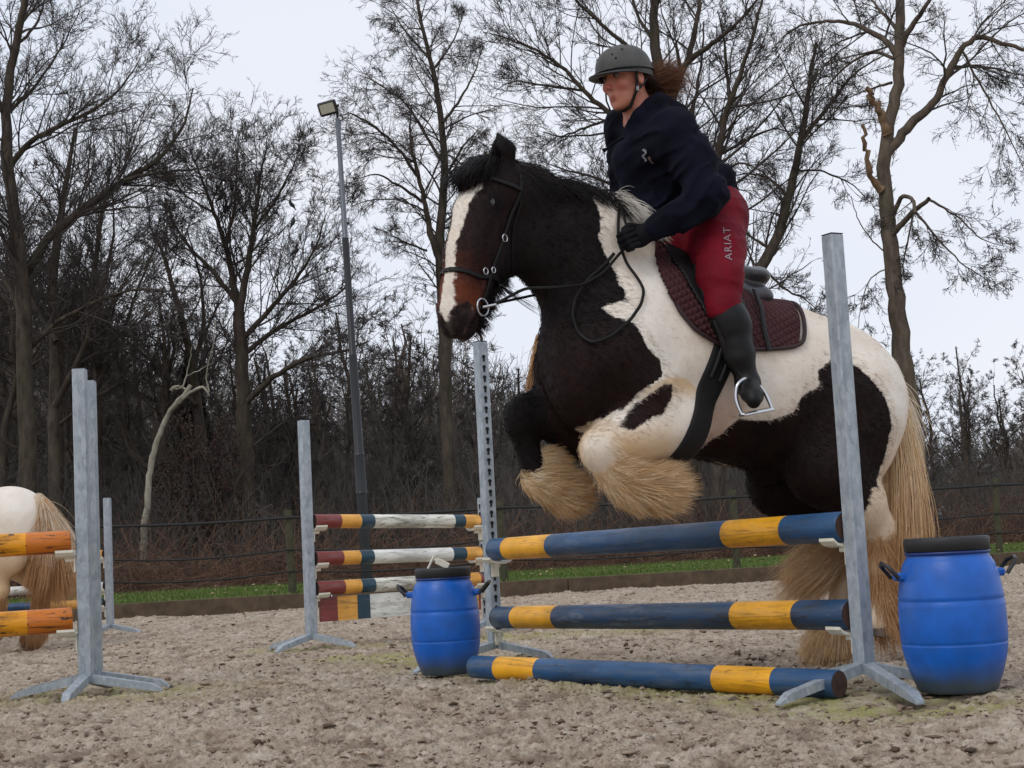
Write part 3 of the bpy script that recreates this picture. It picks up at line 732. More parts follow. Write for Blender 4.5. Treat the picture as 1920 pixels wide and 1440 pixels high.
# the jump beyond it
S5 = ground(207, 1190); h5 = zof(188, 934, S5); A5 = R(180 - 3)
d5 = Vector((math.cos(A5), math.sin(A5), 0))
r5 = [((180, 1040), M_ora, 'thin pale yellow pole behind the upper old yellow pole'), ((180, 1100), M_whi2, 'thin white pole behind the tail of the horse at left'), ((180, 1131), M_ora, 'thin yellow pole with a blue piece, lowest behind the horse at left')]
stand(S5, h5, A5, 'small galvanised upright farthest back at left before the fence', 'uprights of the far left jump', cups=[(zof(*q[0], S5), .04) for q in r5], footang=[R(a) for a in (-20, 75, 160, 255)], footlen=.34, side=.062)
S5b = S5 + d5 * 3.1; stand(S5b, h5, A5 + math.pi, 'far upright outside the left edge holding the thin white pole', 'uprights of the far left jump', cups=[(zof(*q[0], S5), .04) for q in r5], footang=[R(a) for a in (-20, 75, 160, 255)], footlen=.34, side=.062, holes=False)
for (q, m, lb) in r5:
    z = zof(*q, S5); a = S5 + d5 * .05; a.z = z; b = S5b - d5 * .05; b.z = z + (.0)
    bands = [(1, m)] if m is M_whi2 else ([(.04, M_teal), (.16, M_ora), (.1, M_blue), (.7, M_ora)] if 'lowest' in lb else [(.25, M_ora), (.2, M_whi), (.55, M_ora)])
    pole('jump_pole', a, b, .04, bands, lb, 'thin poles of the far left jump')

# --- floodlight mast
LB = at(690, 1112, 22.3); LT = at(633, 222, 22.3); root = empty('floodlight_mast', (LB.x, LB.y, .1))
v = Vector((LT.x - LB.x, 0, LT.z - .1)); mb = MB(); k1, k2 = .30, .19
def mp(u): return v * u
mb.tube([mp(0), mp(.20)], .075, 16); mb.tube([mp(.20), mp(.205), mp(.28)], [.092, .08, .078], 16); mb.build('lower_mast', M_black, root)
mb = MB(); mb.tube([mp(.28), mp(.285), mp(.49)], [.085, .066, .062], 14); mb.tube([mp(.49), mp(.493), mp(.74)], [.066, .052, .05], 12); mb.build('middle_mast', M_black, root)
mb = MB(); mb.tube([mp(.74), mp(.743), mp(1.0)], [.052, .04, .034], 12); mb.build('upper_mast', plain('grey_steel_tube', (104, 108, 114), .45, .6, var=.1), root)
hd = empty('x', (0, 0, 0)); bpy.data.objects.remove(hd)
Rt = Matrix.Rotation(R(-16), 4, 'Z') @ Matrix.Rotation(R(24), 4, 'X') @ Matrix.Rotation(R(-7), 4, 'Y')
c = v + Vector((-.13, -.08, .14)); mb = MB()
mb.box(c, (.30, .05, .21), rot=Rt, bev=.02)
mb.box(c + Rt.to_3x3() @ Vector((0, .035, 0)), (.22, .03, .14), rot=Rt, bev=.005)
hh = mb.build('lamp_housing', M_black, root)
mb = MB(); mb.box(c + Rt.to_3x3() @ Vector((0, -.027, 0)), (.225, .006, .14), rot=Rt); mb.build('lamp_glass', plain('dull_lamp_glass', (176, 174, 160), .3, var=.05), root)
mb = MB(); mb.tube([v + Vector((0, 0, -.03)), v + Vector((0, -.03, .06)), c + Rt.to_3x3() @ Vector((.13, .04, -.02))], .018, 8); mb.tube([c + Rt.to_3x3() @ Vector((.14, 0, 0)), c + Rt.to_3x3() @ Vector((.18, 0, .0))], .02, 8); mb.build('bracket', M_black, root)
tag(root, 'tall black floodlight mast standing by the fence against the sky', 'floodlight')
# ------------------------------------------------------------------ bare trees
def norm(a): return a / np.maximum(np.linalg.norm(a, axis=-1, keepdims=True), 1e-9)
def grow(rs, P, D, L, r, m, wander, trop, tip=.25):
    n = len(P); C = np.zeros((n, m, 3)); C[:, 0] = P; d = norm(D); st = (L / (m - 1))[:, None]; tv = np.array(trop, float)
    for i in range(1, m):
        d = norm(d + rs.normal(0, wander, (n, 3)) + tv); C[:, i] = C[:, i - 1] + d * st
    return C, r[:, None] * np.linspace(1, tip, m)[None]
def spawn(rs, C, Rr, nper, t0, t1, ang, ratio, rrat, Lp, taper=.5, amin=0):
    n, m, _ = C.shape; per = nper if hasattr(nper, '__len__') else np.full(n, nper); idx = np.repeat(np.arange(n), per)
    t = rs.uniform(t0, t1, len(idx)); f = t * (m - 1); i = np.minimum(f.astype(int), m - 2); w = (f - i)[:, None]
    P = C[idx, i] * (1 - w) + C[idx, i + 1] * w; T = norm(C[idx, i + 1] - C[idx, i]); rp = Rr[idx, i] * (1 - w[:, 0]) + Rr[idx, i + 1] * w[:, 0]
    q = norm(np.cross(T, rs.normal(0, 1, T.shape))); a = np.radians(rs.normal(ang, ang * .25, len(idx)))[:, None]
    D = T * np.cos(a) + q * np.sin(a); L = Lp[idx] * ratio * rs.uniform(.55, 1.2, len(idx)) * (1 - taper * t)
    return P, D, L, np.maximum(rp * rrat * rs.uniform(.7, 1.1, len(idx)), .003)
def tubes(C, Rr, k):
    n, m, _ = C.shape; T = norm(np.gradient(C, axis=1)); ref = np.array([.41, .72, .23])
    A = norm(np.cross(T, ref)); B = np.cross(T, A)
    V = np.stack([C + Rr[..., None] * (math.cos(6.2832 * q / k) * A + math.sin(6.2832 * q / k) * B) for q in range(k)], 2).reshape(-1, 3)
    i, j, q = np.meshgrid(np.arange(n), np.arange(m - 1), np.arange(k), indexing='ij'); b = (i * m + j) * k
    return V, np.stack([b + q, b + (q + 1) % k, b + k + (q + 1) % k, b + k + q], -1).reshape(-1, 4)
class Acc:
    def __init__(s): s.V = []; s.F = []; s.n = 0; s.c = []
    def add(s, V, F): s.V.append(V); s.F.append(F + s.n); s.n += len(V)
    def obj(s, name, mat, parent=None, attrs=None): return mesh_np(name, np.concatenate(s.V), np.concatenate(s.F), mat, parent, True, attrs)
def resample(P, Rr, m, rs, jit):
    P = np.array(P, float); Rr = np.array(Rr, float); s = np.r_[0, np.cumsum(np.linalg.norm(np.diff(P, axis=0), axis=1))]; u = np.linspace(0, s[-1], m)
    Q = np.stack([np.interp(u, s, P[:, i]) for i in range(3)], 1)
    K = Q.copy()
    for _ in range(2): K[1:-1] = .25 * K[:-2] + .5 * K[1:-1] + .25 * K[2:]
    K[1:-1] += rs.normal(0, jit, (m - 2, 3)); return K, np.interp(u, s, Rr), s[-1]
def sprays(rs, acc, C, Rr, L, dens=(3.0, 9, 7, 5), trop=(.0, 0, .06), wander=.16, lens=(.42, .45, .5), ang=48, t0=.12, rt=.0045, maxl=3.2):
    """side branches, branchlets and twigs on limbs; C (n,m,3)"""
    L1 = np.minimum(L, maxl * 1.8)
    per = np.maximum(2, (L * dens[0]).astype(int))
    P, D, l, r = spawn(rs, C, Rr, per, t0, 1, ang, lens[0], .42, L1, .45); l = np.minimum(l, maxl * 1.3); r = np.minimum(r, l * .013 + .004)
    C1, R1 = grow(rs, P, D, l, r, 8, wander, trop, .3); acc.add(*tubes(C1, R1, 4))
    P, D, l, r = spawn(rs, C1, R1, dens[1], .15, 1, ang, lens[1], .6, l, .4)
    C2, R2 = grow(rs, P, D, l, np.maximum(r, rt * 1.5), 6, wander * 1.2, trop, .45); acc.add(*tubes(C2, R2, 3))
    P, D, l, r = spawn(rs, C2, R2, dens[2], .15, 1, ang, lens[2], .7, l, .3)
    C3, R3 = grow(rs, P, D, np.maximum(l, .12), np.maximum(r, rt), 4, wander * 1.3, trop, .6); acc.add(*tubes(C3, R3, 3))
    if dens[3]:
        P, D, l, r = spawn(rs, C3, R3, dens[3], .2, 1, ang, .55, .8, np.maximum(l, .12), .2)
        C4, R4 = grow(rs, P, D, np.maximum(l, .07), np.full(len(l), rt * .8), 3, wander, trop, .7); acc.add(*tubes(C4, R4, 3)); return C4
    return C3
TREES = {}
def hero(name, seed, Y, limbs, label, cat='tree', group=None, bark=None, dens=(3.3, 7, 5, 3), trop=(0, 0, .055), wander=.12, ang=40, base_sides=12, maxl=3.0, leaves=0, rt=.0042, lens=(.62, .52, .46), group_=None):
    """limbs: list of (pixel polyline, r0, r1, depth drift, side-branch density); the first one is the trunk, its foot on the wood floor"""
    rs = np.random.RandomState(seed); bark = bark or M_bark
    f = at(*limbs[0][0][0], Y); root = empty(name, (f.x, Y, .3)); o = np.array([f.x, Y, .3])
    tr, cr = Acc(), Acc(); groups = []
    for li, (pl, r0, r1, drift, dn) in enumerate(limbs):
        k = len(pl); pts = []
        for i, (px, py) in enumerate(pl):
            y = Y + drift * (i / (k - 1)) ** 1.2; pts.append(np.array(at(px, py, y)) - o)
        if li == 0: pts[0][2] = -.4
        K, RR, L = resample(pts, np.linspace(r0, r1, k) * (1 if li == 0 else .72), max(10, k * 4), rs, .006 + .008 * min(1, r0 * 4))
        if li == 0: RR[0] *= 1.5; RR[1] *= 1.15
        tr.add(*tubes(K[None], RR[None], base_sides if r0 > .06 else 7))
        if dn > 0: sp = sprays(rs, cr, K[None], RR[None], np.array([L]), (dens[0] * dn,) + tuple(dens[1:]), trop, wander, t0=.45 if li == 0 else .1, ang=ang, maxl=maxl, rt=rt, lens=lens); groups.append(sp)
    tr.obj('trunk', bark, root); cro = cr.obj('crown', M_twig, root)
    if leaves:
        S = np.concatenate([g.reshape(-1, 3) for g in groups]); S = S[rs.choice(len(S), leaves)] ; n = len(S); a = norm(rs.normal(0, 1, (n, 3))) * .022; b = norm(np.cross(a, rs.normal(0, 1, (n, 3)))) * .012
        V = np.stack([S, S + a * .6 + b, S + a * 1.4, S + a * .6 - b], 1).reshape(-1, 3) + np.array([0, 0, -.01])
        mesh_np('seed_clusters', V, np.arange(4 * n).reshape(-1, 4), M_twig, root, False)
    tag(root, label, cat, group or 'bare trees behind the arena'); TREES[label] = (root, groups); return root

G1 = 'bare trees behind the arena'
hero('bare_oak_tree', 1, 30.0, [
    ([(58, 1052), (50, 800), (46, 640), (40, 490), (18, 350), (8, 220), (28, 90), (60, -60)], .19, .06, -1, .9),
    ([(42, 520), (90, 445), (150, 395), (230, 338), (300, 300), (345, 240), (362, 165)], .15, .02, 1.5, 1.4),
    ([(230, 338), (300, 322), (370, 318), (430, 300)], .05, .012, 1.5, 1.3),
    ([(10, 320), (60, 262), (120, 232), (180, 205), (230, 165), (262, 110)], .09, .012, -1.5, 1.5),
    ([(46, 660), (110, 600), (190, 560), (270, 540), (350, 550)], .08, .012, -1, 1.2),
    ([(8, 220), (60, 170), (110, 100), (150, 20)], .06, .012, 1, 1.5),
    ([(28, 90), (75, 40), (90, -30)], .05, .02, 1, 1.2),
    ([(44, 600), (20, 540), (-60, 430)], .09, .02, 1, .8)],
    'large bare tree at the left edge with a long limb reaching right over the others', maxl=2.6, dens=(4.1, 8, 5, 3))
hero('bare_oak_tree', 2, 32.5, [
    ([(112, 1050), (104, 800), (106, 640), (96, 520), (112, 420), (128, 320), (140, 240)], .19, .03, 1, 1.1),
    ([(104, 760), (150, 670), (180, 600), (200, 510), (215, 430), (210, 340)], .10, .015, -1, 1.2),
    ([(106, 640), (60, 560), (30, 470), (20, 400)], .08, .015, 1.5, 1.2),
    ([(104, 800), (200, 730), (290, 690), (350, 660)], .06, .012, 1.5, 1.0)],
    'bare tree with a straight dark trunk just right of the left edge tree', maxl=2.4, dens=(4.1, 8, 5, 3))
hero('bare_oak_tree', 3, 34.5, [
    ([(186, 1048), (182, 850), (184, 700), (190, 590), (176, 500), (190, 400), (210, 300)], .15, .025, 1, 1.2),
    ([(184, 720), (230, 640), (250, 560), (290, 470), (300, 400)], .08, .012, 1, 1.2),
    ([(184, 700), (150, 610), (130, 540)], .06, .015, -1, 1.0)],
    'slender bare tree right behind the top of the pair of touching uprights', maxl=2.3, dens=(4.1, 8, 5, 3))
hero('bare_oak_tree', 4, 31.5, [
    ([(468, 1046), (460, 850), (455, 720), (452, 640), (448, 585)], .17, .12, 0, .3),
    ([(448, 590), (438, 530), (424, 460), (402, 400), (380, 340), (360, 290)], .12, .015, 1, 1.6),
    ([(450, 590), (462, 510), (476, 430), (486, 350), (500, 262)], .12, .015, -.5, 1.7),
    ([(476, 430), (520, 370), (545, 320), (560, 290)], .05, .012, -1, 1.5),
    ([(424, 460), (440, 390), (445, 320), (440, 262)], .05, .012, .5, 1.5),
    ([(453, 640), (500, 585), (550, 530), (590, 470), (612, 400)], .09, .014, -1.5, 1.6),
    ([(455, 665), (520, 615), (590, 580), (650, 540), (672, 500)], .08, .012, 1, 1.4),
    ([(446, 570), (405, 515), (360, 470), (325, 420), (310, 370)], .08, .012, -1, 1.5),
    ([(402, 400), (350, 370), (318, 330)], .04, .012, 0, 1.3),
    ([(458, 760), (500, 715), (570, 672), (640, 660), (690, 640)], .10, .02, -2, 1.1)],
    'round crowned bare tree with pigeons, left of the floodlight mast', maxl=2.2, dens=(4.4, 8, 6, 3))
hero('bare_oak_tree', 5, 33.5, [
    ([(392, 1046), (380, 860), (368, 740), (355, 650), (330, 560), (308, 480), (280, 420)], .15, .02, 1, 1.2),
    ([(362, 700), (385, 600), (372, 500), (350, 430)], .08, .012, -1, 1.2),
    ([(368, 760), (300, 690), (240, 640), (190, 600)], .07, .012, 1, 1.1)],
    'bare tree leaning left behind the broken pale birch', maxl=2.2)
hero('bare_birch_tree', 6, 30.5, [
    ([(846, 1040), (838, 800), (834, 640), (828, 540), (824, 470), (827, 400), (836, 330), (830, 250), (822, 180), (806, 110), (790, 40), (772, -50)], .14, .025, .5, 1.4),
    ([(828, 500), (806, 440), (796, 370), (780, 320), (768, 260), (772, 200)], .10, .014, -1, 1.5),
    ([(796, 380), (750, 350), (710, 325), (670, 335)], .05, .01, -1, 1.6),
    ([(782, 330), (740, 270), (700, 235), (655, 210), (640, 218)], .05, .01, -1.5, 1.7),
    ([(826, 300), (790, 240), (760, 190), (700, 150), (672, 140)], .05, .01, 1, 1.6),
    ([(830, 230), (860, 190), (890, 140), (905, 90)], .05, .01, 1, 1.5),
    ([(836, 330), (870, 270), (900, 240)], .045, .01, -1, 1.4),
    ([(812, 130), (850, 80), (870, 20)], .04, .01, 0, 1.4),
    ([(800, 470), (750, 450), (712, 430)], .035, .008, 1, 1.5),
    ([(806, 110), (760, 60), (730, 10)], .04, .01, 0, 1.4)],
    'tall airy tree with drooping twigs between the floodlight mast and the horse head', trop=(0, 0, -.05), wander=.13, maxl=2.0, rt=.0036, dens=(3.2, 8, 6, 3), bark=M_bark)
hero('bare_oak_tree', 7, 30.0, [
    ([(1296, 1036), (1292, 800), (1288, 620), (1282, 480), (1272, 380), (1256, 280), (1240, 190), (1228, 100), (1226, 40), (1224, -50)], .24, .07, 0, .8),
    ([(1262, 320), (1256, 250), (1262, 170), (1290, 112), (1304, 60), (1312, 0), (1320, -50)], .14, .04, 1, 1.2),
    ([(1290, 116), (1330, 85), (1372, 55), (1420, 0)], .09, .03, -1, 1.3),
    ([(1282, 400), (1296, 300), (1298, 215), (1306, 163), (1318, 110), (1320, 40)], .08, .02, 1, 1.3),
    ([(1290, 520), (1320, 400), (1346, 296), (1357, 227), (1370, 185), (1394, 124), (1415, 60), (1430, -10)], .14, .03, -1, 1.4),
    ([(1368, 190), (1362, 130), (1358, 70), (1345, 20)], .06, .015, 0, 1.2),
    ([(1250, 260), (1200, 232), (1143, 216), (1095, 170), (1055, 125), (1010, 95), (950, 70), (905, 60)], .10, .01, -1, 1.7),
    ([(1200, 235), (1140, 225), (1085, 245), (1040, 258), (1000, 290)], .05, .01, 1, 1.6),
    ([(1232, 130), (1180, 90), (1120, 40), (1070, -10), (1040, -40)], .08, .015, -1, 1.7),
    ([(1095, 170), (1020, 160), (960, 150), (930, 170)], .04, .01, 1, 1.5),
    ([(1226, 80), (1190, 20), (1180, -40)], .06, .02, 1, 1.4),
    ([(1350, 290), (1400, 262), (1450, 240), (1500, 250)], .05, .01, 1, 1.6),
    ([(1340, 330), (1390, 300), (1440, 330), (1480, 380)], .04, .01, -1, 1.5),
    ([(1290, 620), (1200, 380), (1120, 330), (1060, 320), (1010, 300)], .07, .01, 2, 1.5)],
    'wide many limbed bare tree right behind the rider', maxl=2.3)
hero('bare_oak_tree', 8, 29.5, [
    ([(1340, 1030), (1350, 800), (1372, 620), (1428, 496), (1460, 452), (1475, 380), (1493, 317), (1501, 262), (1512, 200), (1520, 150), (1530, 80)], .15, .03, 0, .9),
    ([(1503, 262), (1545, 211), (1586, 153), (1625, 120), (1668, 98)], .07, .012, 1, 1.5),
    ([(1428, 500), (1475, 545), (1510, 560), (1540, 590)], .04, .008, 0, 1.5),
    ([(1478, 370), (1440, 330), (1400, 325), (1370, 330)], .05, .01, 1, 1.5),
    ([(1490, 320), (1540, 318), (1600, 345), (1640, 390)], .035, .008, 1, 1.3),
    ([(1450, 470), (1400, 440), (1380, 400)], .05, .01, 1, 1.5)],
    'bare tree leaning right out from behind the saddle', maxl=1.9)
hero('bare_lime_tree', 9, 27.5, [
    ([(1730, 1022), (1716, 860), (1706, 760), (1696, 686), (1684, 600), (1676, 540), (1670, 449), (1660, 380), (1656, 317), (1664, 240), (1684, 165), (1688, 80), (1688, 0), (1690, -60)], .205, .075, 0, .0),
    ([(1664, 285), (1690, 255), (1723, 216), (1748, 200), (1765, 165), (1790, 108), (1829, 66), (1870, 78), (1925, 95), (1990, 120)], .14, .03, -1, 1.5),
    ([(1688, 110), (1660, 76), (1620, 52), (1591, 42), (1540, 40), (1486, 52), (1450, 90)], .09, .012, 1, 1.7),
    ([(1688, 90), (1712, 45), (1740, 5), (1770, -40)], .09, .03, -1, 1.4),
    ([(1672, 155), (1645, 162), (1618, 172), (1575, 190)], .04, .01, 1, 1.6),
    ([(1778, 130), (1830, 122), (1880, 132), (1930, 145)], .05, .012, 1, 1.7),
    ([(1676, 110), (1640, 95), (1590, 120), (1550, 160), (1530, 200)], .05, .008, 1, 1.7),
    ([(1664, 450), (1690, 420), (1715, 395), (1742, 372)], .09, .05, -1, .0),
    ([(1740, 374), (1790, 400), (1840, 450), (1885, 462)], .035, .006, 0, 1.6),
    ([(1715, 395), (1760, 450), (1810, 500), (1872, 535)], .035, .006, 0, 1.6),
    ([(1672, 440), (1676, 395), (1690, 365), (1712, 372), (1716, 400)], .07, .04, -1, .3),
    ([(1712, 400), (1700, 460), (1690, 520)], .03, .01, 0, 1.6),
    ([(1672, 500), (1630, 520), (1612, 580), (1606, 640)], .02, .006, 0, 1.8),
    ([(1800, 90), (1850, 180), (1890, 250), (1925, 330)], .035, .008, -.5, 1.5),
    ([(1656, 470), (1628, 445), (1606, 405), (1596, 368)], .02, .01, .3, .2),
    ([(1688, 60), (1650, 20), (1620, -20)], .06, .015, 1, 1.4)],
    'big bare tree with broken stubs of branches at the right, behind the right barrel', trop=(0, 0, -.04), maxl=1.7, bark=M_bark2, leaves=4200, dens=(3.2, 7, 5, 3))
# its dead, barkless branches are part of the same tree
big = [r for r in bpy.data.objects if r.get('label', '').startswith('big bare tree with broken')][0]
for pl, r0, r1 in (([(1664, 250), (1652, 215), (1636, 185), (1624, 166)], .085, .04), ([(1652, 356), (1632, 330), (1624, 300), (1624, 268), (1616, 234)], .07, .025)):
    pts = [np.array(at(px, py, 27.4 - .4 * i / 3)) - np.array(big.location) for i, (px, py) in enumerate(pl)]
    K, RR, L = resample(pts, np.linspace(r0, r1, len(pl)), 16, np.random.RandomState(4), .02); RR *= 1 + np.random.RandomState(6).uniform(-.25, .35, 16)
    A = Acc(); A.add(*tubes(K[None], RR[None], 9)); A.obj('dead_branch', mat_bark('barkless_wood', (92, 70, 54), (150, 124, 100), 6), big)

# --- broken pale birch
f = at(270, 1045, 28.6); root = empty('broken_birch_tree', (f.x, 28.6, .3)); o = np.array(root.location)
def limb(pl, r0, r1, m=20, Y=28.6, jit=.01, seed=1):
    pts = [np.array(at(px, py, Y)) - o for px, py in pl]; K, RR, L = resample(pts, np.linspace(r0, r1, len(pl)), m, np.random.RandomState(seed), jit); return K, RR
A = Acc(); K, RR = limb([(268, 1050), (270, 990), (278, 930), (281, 880), (296, 820), (318, 770), (345, 742), (358, 722)], .066, .04, 30); RR *= 1 + np.random.RandomState(2).uniform(-.08, .1, len(RR)); A.add(*tubes(K[None], RR[None], 10)); A.obj('trunk', M_birch, root)
for i, (pl, r0, r1) in enumerate([([(330, 758), (355, 738), (375, 722), (388, 728), (392, 742)], .034, .022), ([(325, 728), (345, 728), (352, 690), (360, 650)], .02, .008), ([(320, 732), (335, 722), (362, 735)], .03, .015), ([(392, 735), (385, 700), (398, 655), (405, 600)], .016, .008), ([(350, 705), (380, 692), (400, 680)], .012, .006)]):
    A = Acc(); K, RR = limb(pl, r0, r1, 12, seed=i + 3); A.add(*tubes(K[None], RR[None], 7)); A.obj('branch', M_birch, root)
tag(root, 'pale birch with its top snapped and hanging over, among dark trees', 'tree')

# --- wood behind: prototypes copied as whole things
def proto(seed, H, spread, kind):
    rs = np.random.RandomState(seed); root = empty('woodland_tree', (0, 0, -50)); tr, cr = Acc(), Acc()
    n = 14; zs = np.linspace(0, H, n); K = np.stack([np.cumsum(rs.normal(0, .10, n)), np.cumsum(rs.normal(0, .10, n)), zs], 1); K[:, :2] -= K[0, :2]; K[0, 2] = -.4
    r0 = .05 + H * .0105; RR = np.linspace(r0, r0 * .22, n); RR[0] *= 1.4; tr.add(*tubes(K[None], RR[None], 8))
    per = int(9 + H * .9); P, D, l, r = spawn(rs, K[None], RR[None], per, .22 if kind else .35, .98, 42 if kind else 55, .38 * spread, .5, np.array([H]), .35)
    C1, R1 = grow(rs, P, D, l, r, 9, .13, (0, 0, .10), .2); tr.add(*tubes(C1, R1, 5))
    sprays(rs, cr, C1, R1, l, (2.1, 6, 5, 0), (0, 0, .06), .18, t0=.2, rt=.0085, maxl=2.0)
    tr.obj('trunk', M_bark2 if kind == 2 else M_bark, root); cr.obj('crown', M_twig, root); return root
protos = [proto(21, 9, 1.0, 0), proto(22, 11, .9, 1), proto(23, 7.5, 1.1, 1), proto(24, 12.5, .8, 2), proto(25, 8.5, .75, 2), proto(26, 6, 1.1, 0)]
rs = np.random.RandomState(99); used = set(); cnt = 0; seen_ = set()
def skyline(px):      # how high the wood stands (picture row) along the arena
    return float(np.interp(px, [-400, 0, 300, 420, 640, 700, 800, 900, 1000, 1100, 1250, 1500, 1640, 1740, 1830, 1920, 2300], [330, 400, 560, 640, 690, 600, 560, 640, 740, 800, 800, 800, 700, 640, 660, 640, 600]))
DEEP = [(33, 38), (38, 46), (46, 58)]
for band, (y0, y1) in enumerate(DEEP):
    n = (26, 36, 60)[band]
    for k in range(n + (9 if band < 2 else 0)):
        px = -250 + (2420) * (k + rs.uniform(-.35, .35)) / n; Y = rs.uniform(y0, y1)
        if k >= n: px = rs.uniform(-60, 760)
        if band == 0 and (1000 < px < 1640): Y += 4
        if px > 1600: Y += 22 if band < 2 else 8
        g = at(px, 1000, Y); z0 = .31 + np.clip(Y - edge_y(g.x) - 9, 0, 60) * .008
        d = ray(px, skyline(px) + rs.uniform(-20, 170)); ht = CAM_H + d.z * Y / d.y - z0
        bi = int(rs.randint(6)); base = protos[bi]
        if bi not in used: o = base; used.add(bi); chs = None
        else:
            o = base.copy(); COL.objects.link(o)
            for ch in [c for c in bpy.data.objects if c.parent is base]:
                c = ch.copy(); COL.objects.link(c); c.parent = o
        Hs = (9, 11, 7.5, 12.5, 8.5, 6)[bi]; s = ht / Hs; s = min(max(s, .45), 1.35)
        o.location = (g.x, Y, z0); o.rotation_euler = (0, 0, rs.uniform(0, 6.28)); o.scale = (max(s, .7), max(s, .7), s)
        near_ = min((('the left edge', -50), ('the pair of touching uprights', 150), ('the broken birch', 300), ('the round crowned tree', 455), ('the floodlight mast', 665), ('the drooping birch', 835), ('the slotted upright', 915), ('the horse chest', 1050), ('the rider', 1250), ('the leaning tree', 1400), ('the tall front upright', 1590), ('the lime tree', 1700), ('the right barrel', 1790), ('the right edge', 1950)), key=lambda q: abs(q[1] - px)); side_ = 'just left of' if px < near_[1] else 'just right of'
        w = 'left' if px < 640 else ('middle' if px < 1280 else 'right'); dp = ('front', 'middle', 'back')[band]
        kind_ = ('spreading', 'upright', 'bushy', 'tall', 'narrow', 'small')[bi]; lb_ = 'bare %s tree in the %s ranks, %s %s' % (kind_, dp, side_, near_[0])
        if lb_ in seen_: lb_ = 'thin ' + lb_ if s < .9 else 'stout ' + lb_
        if lb_ in seen_: lb_ = lb_.replace('just', 'a bit')
        seen_.add(lb_)
        tag(o, lb_, 'tree', 'bare trees of the wood behind the arena'); cnt += 1
for bi, b in enumerate(protos):
    if bi not in used:
        for c in [c for c in bpy.data.objects if c.parent is b]: bpy.data.objects.remove(c)
        bpy.data.objects.remove(b)

# --- undergrowth and the far-off wood
def thicket(name, n, ya, yb, xa, xb, hmin, hmax, seed, r, label, sub=5, sub2=4, zf=None):
    rs = np.random.RandomState(seed); Y = rs.uniform(ya, yb, n); X = rs.uniform(xa, xb, n) * Y; z = .2 + np.clip(Y - 30, 0, 60) * .008
    H = rs.uniform(hmin, hmax, n) if zf is None else zf(rs, X, Y, z)
    P = np.stack([X, Y, z], 1); D = np.stack([rs.normal(0, .25, n), rs.normal(0, .25, n), np.ones(n)], 1); acc = Acc()
    H = H * (np.clip((Y - 24) / 12, .35, 1) if zf is None else 1); H = np.where((X > .20 * Y) & (Y < 46), H * .5, H); C, Rr = grow(rs, P, D, H, np.full(n, 1.0) * r * (H / hmax) ** .5, 8, .10, (0, 0, .03), .35); acc.add(*tubes(C, Rr, 3))
    P, D, l, q = spawn(rs, C, Rr, sub, .15, 1, 45, .38, .55, H, .4); C1, R1 = grow(rs, P, D, l, q, 5, .16, (0, 0, .04), .4); acc.add(*tubes(C1, R1, 3))
    P, D, l, q = spawn(rs, C1, R1, sub2, .15, 1, 48, .5, .7, l, .3); C2, R2 = grow(rs, P, D, l, np.maximum(q, r * .16), 3, .16, (0, 0, .02), .6); acc.add(*tubes(C2, R2, 3))
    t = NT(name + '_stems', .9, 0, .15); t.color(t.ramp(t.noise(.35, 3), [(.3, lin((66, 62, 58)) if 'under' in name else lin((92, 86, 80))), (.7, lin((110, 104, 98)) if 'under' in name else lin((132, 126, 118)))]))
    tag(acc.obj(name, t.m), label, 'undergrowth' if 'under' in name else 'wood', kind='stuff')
thicket('undergrowth', 5600, 27.8, 44, -.40, .40, .8, 4.6, 61, .016, 'tangled leafless undergrowth filling the edge of the wood')
def zfar(rs, X, Y, z):
    px = 960 + X / Y * FPX * 1.0; d = np.array([ray(p, skyline(p) + (150 if p > 1550 else 60)) for p in px]); top = CAM_H + d[:, 2] * Y / d[:, 1] - z; return np.maximum(top * rs.uniform(.55, 1.0, len(X)), 3)
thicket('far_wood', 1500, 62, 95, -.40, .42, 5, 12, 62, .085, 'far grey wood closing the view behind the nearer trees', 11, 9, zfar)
# brambles low at the lawn's edge
def brambles():
    rs = np.random.RandomState(8); n = 5200; X = rs.uniform(-.40, .40, n) * 29; Y = edge_y(X) + 5.3 + rs.uniform(0, 3.5, n); P = np.stack([X, Y, np.full(n, .18)], 1)
    D = rs.normal(0, 1, (n, 3)); D[:, 2] = np.abs(D[:, 2]) + .5; C, Rr = grow(rs, P, D, rs.uniform(.4, 1.7, n), np.full(n, .007), 7, .12, (0, 0, -.12), .5)
    acc = Acc(); acc.add(*tubes(C, Rr, 3)); t = NT('bramble_canes', .9, 0, .15); t.color(t.ramp(t.noise(2.5, 3), [(.3, lin((70, 54, 46))), (.6, lin((116, 90, 74))), (.8, lin((150, 122, 98)))]))
    tag(acc.obj('brambles', t.m), 'brown brambles and dead stalks behind the green strip', 'brambles', kind='stuff')
brambles()
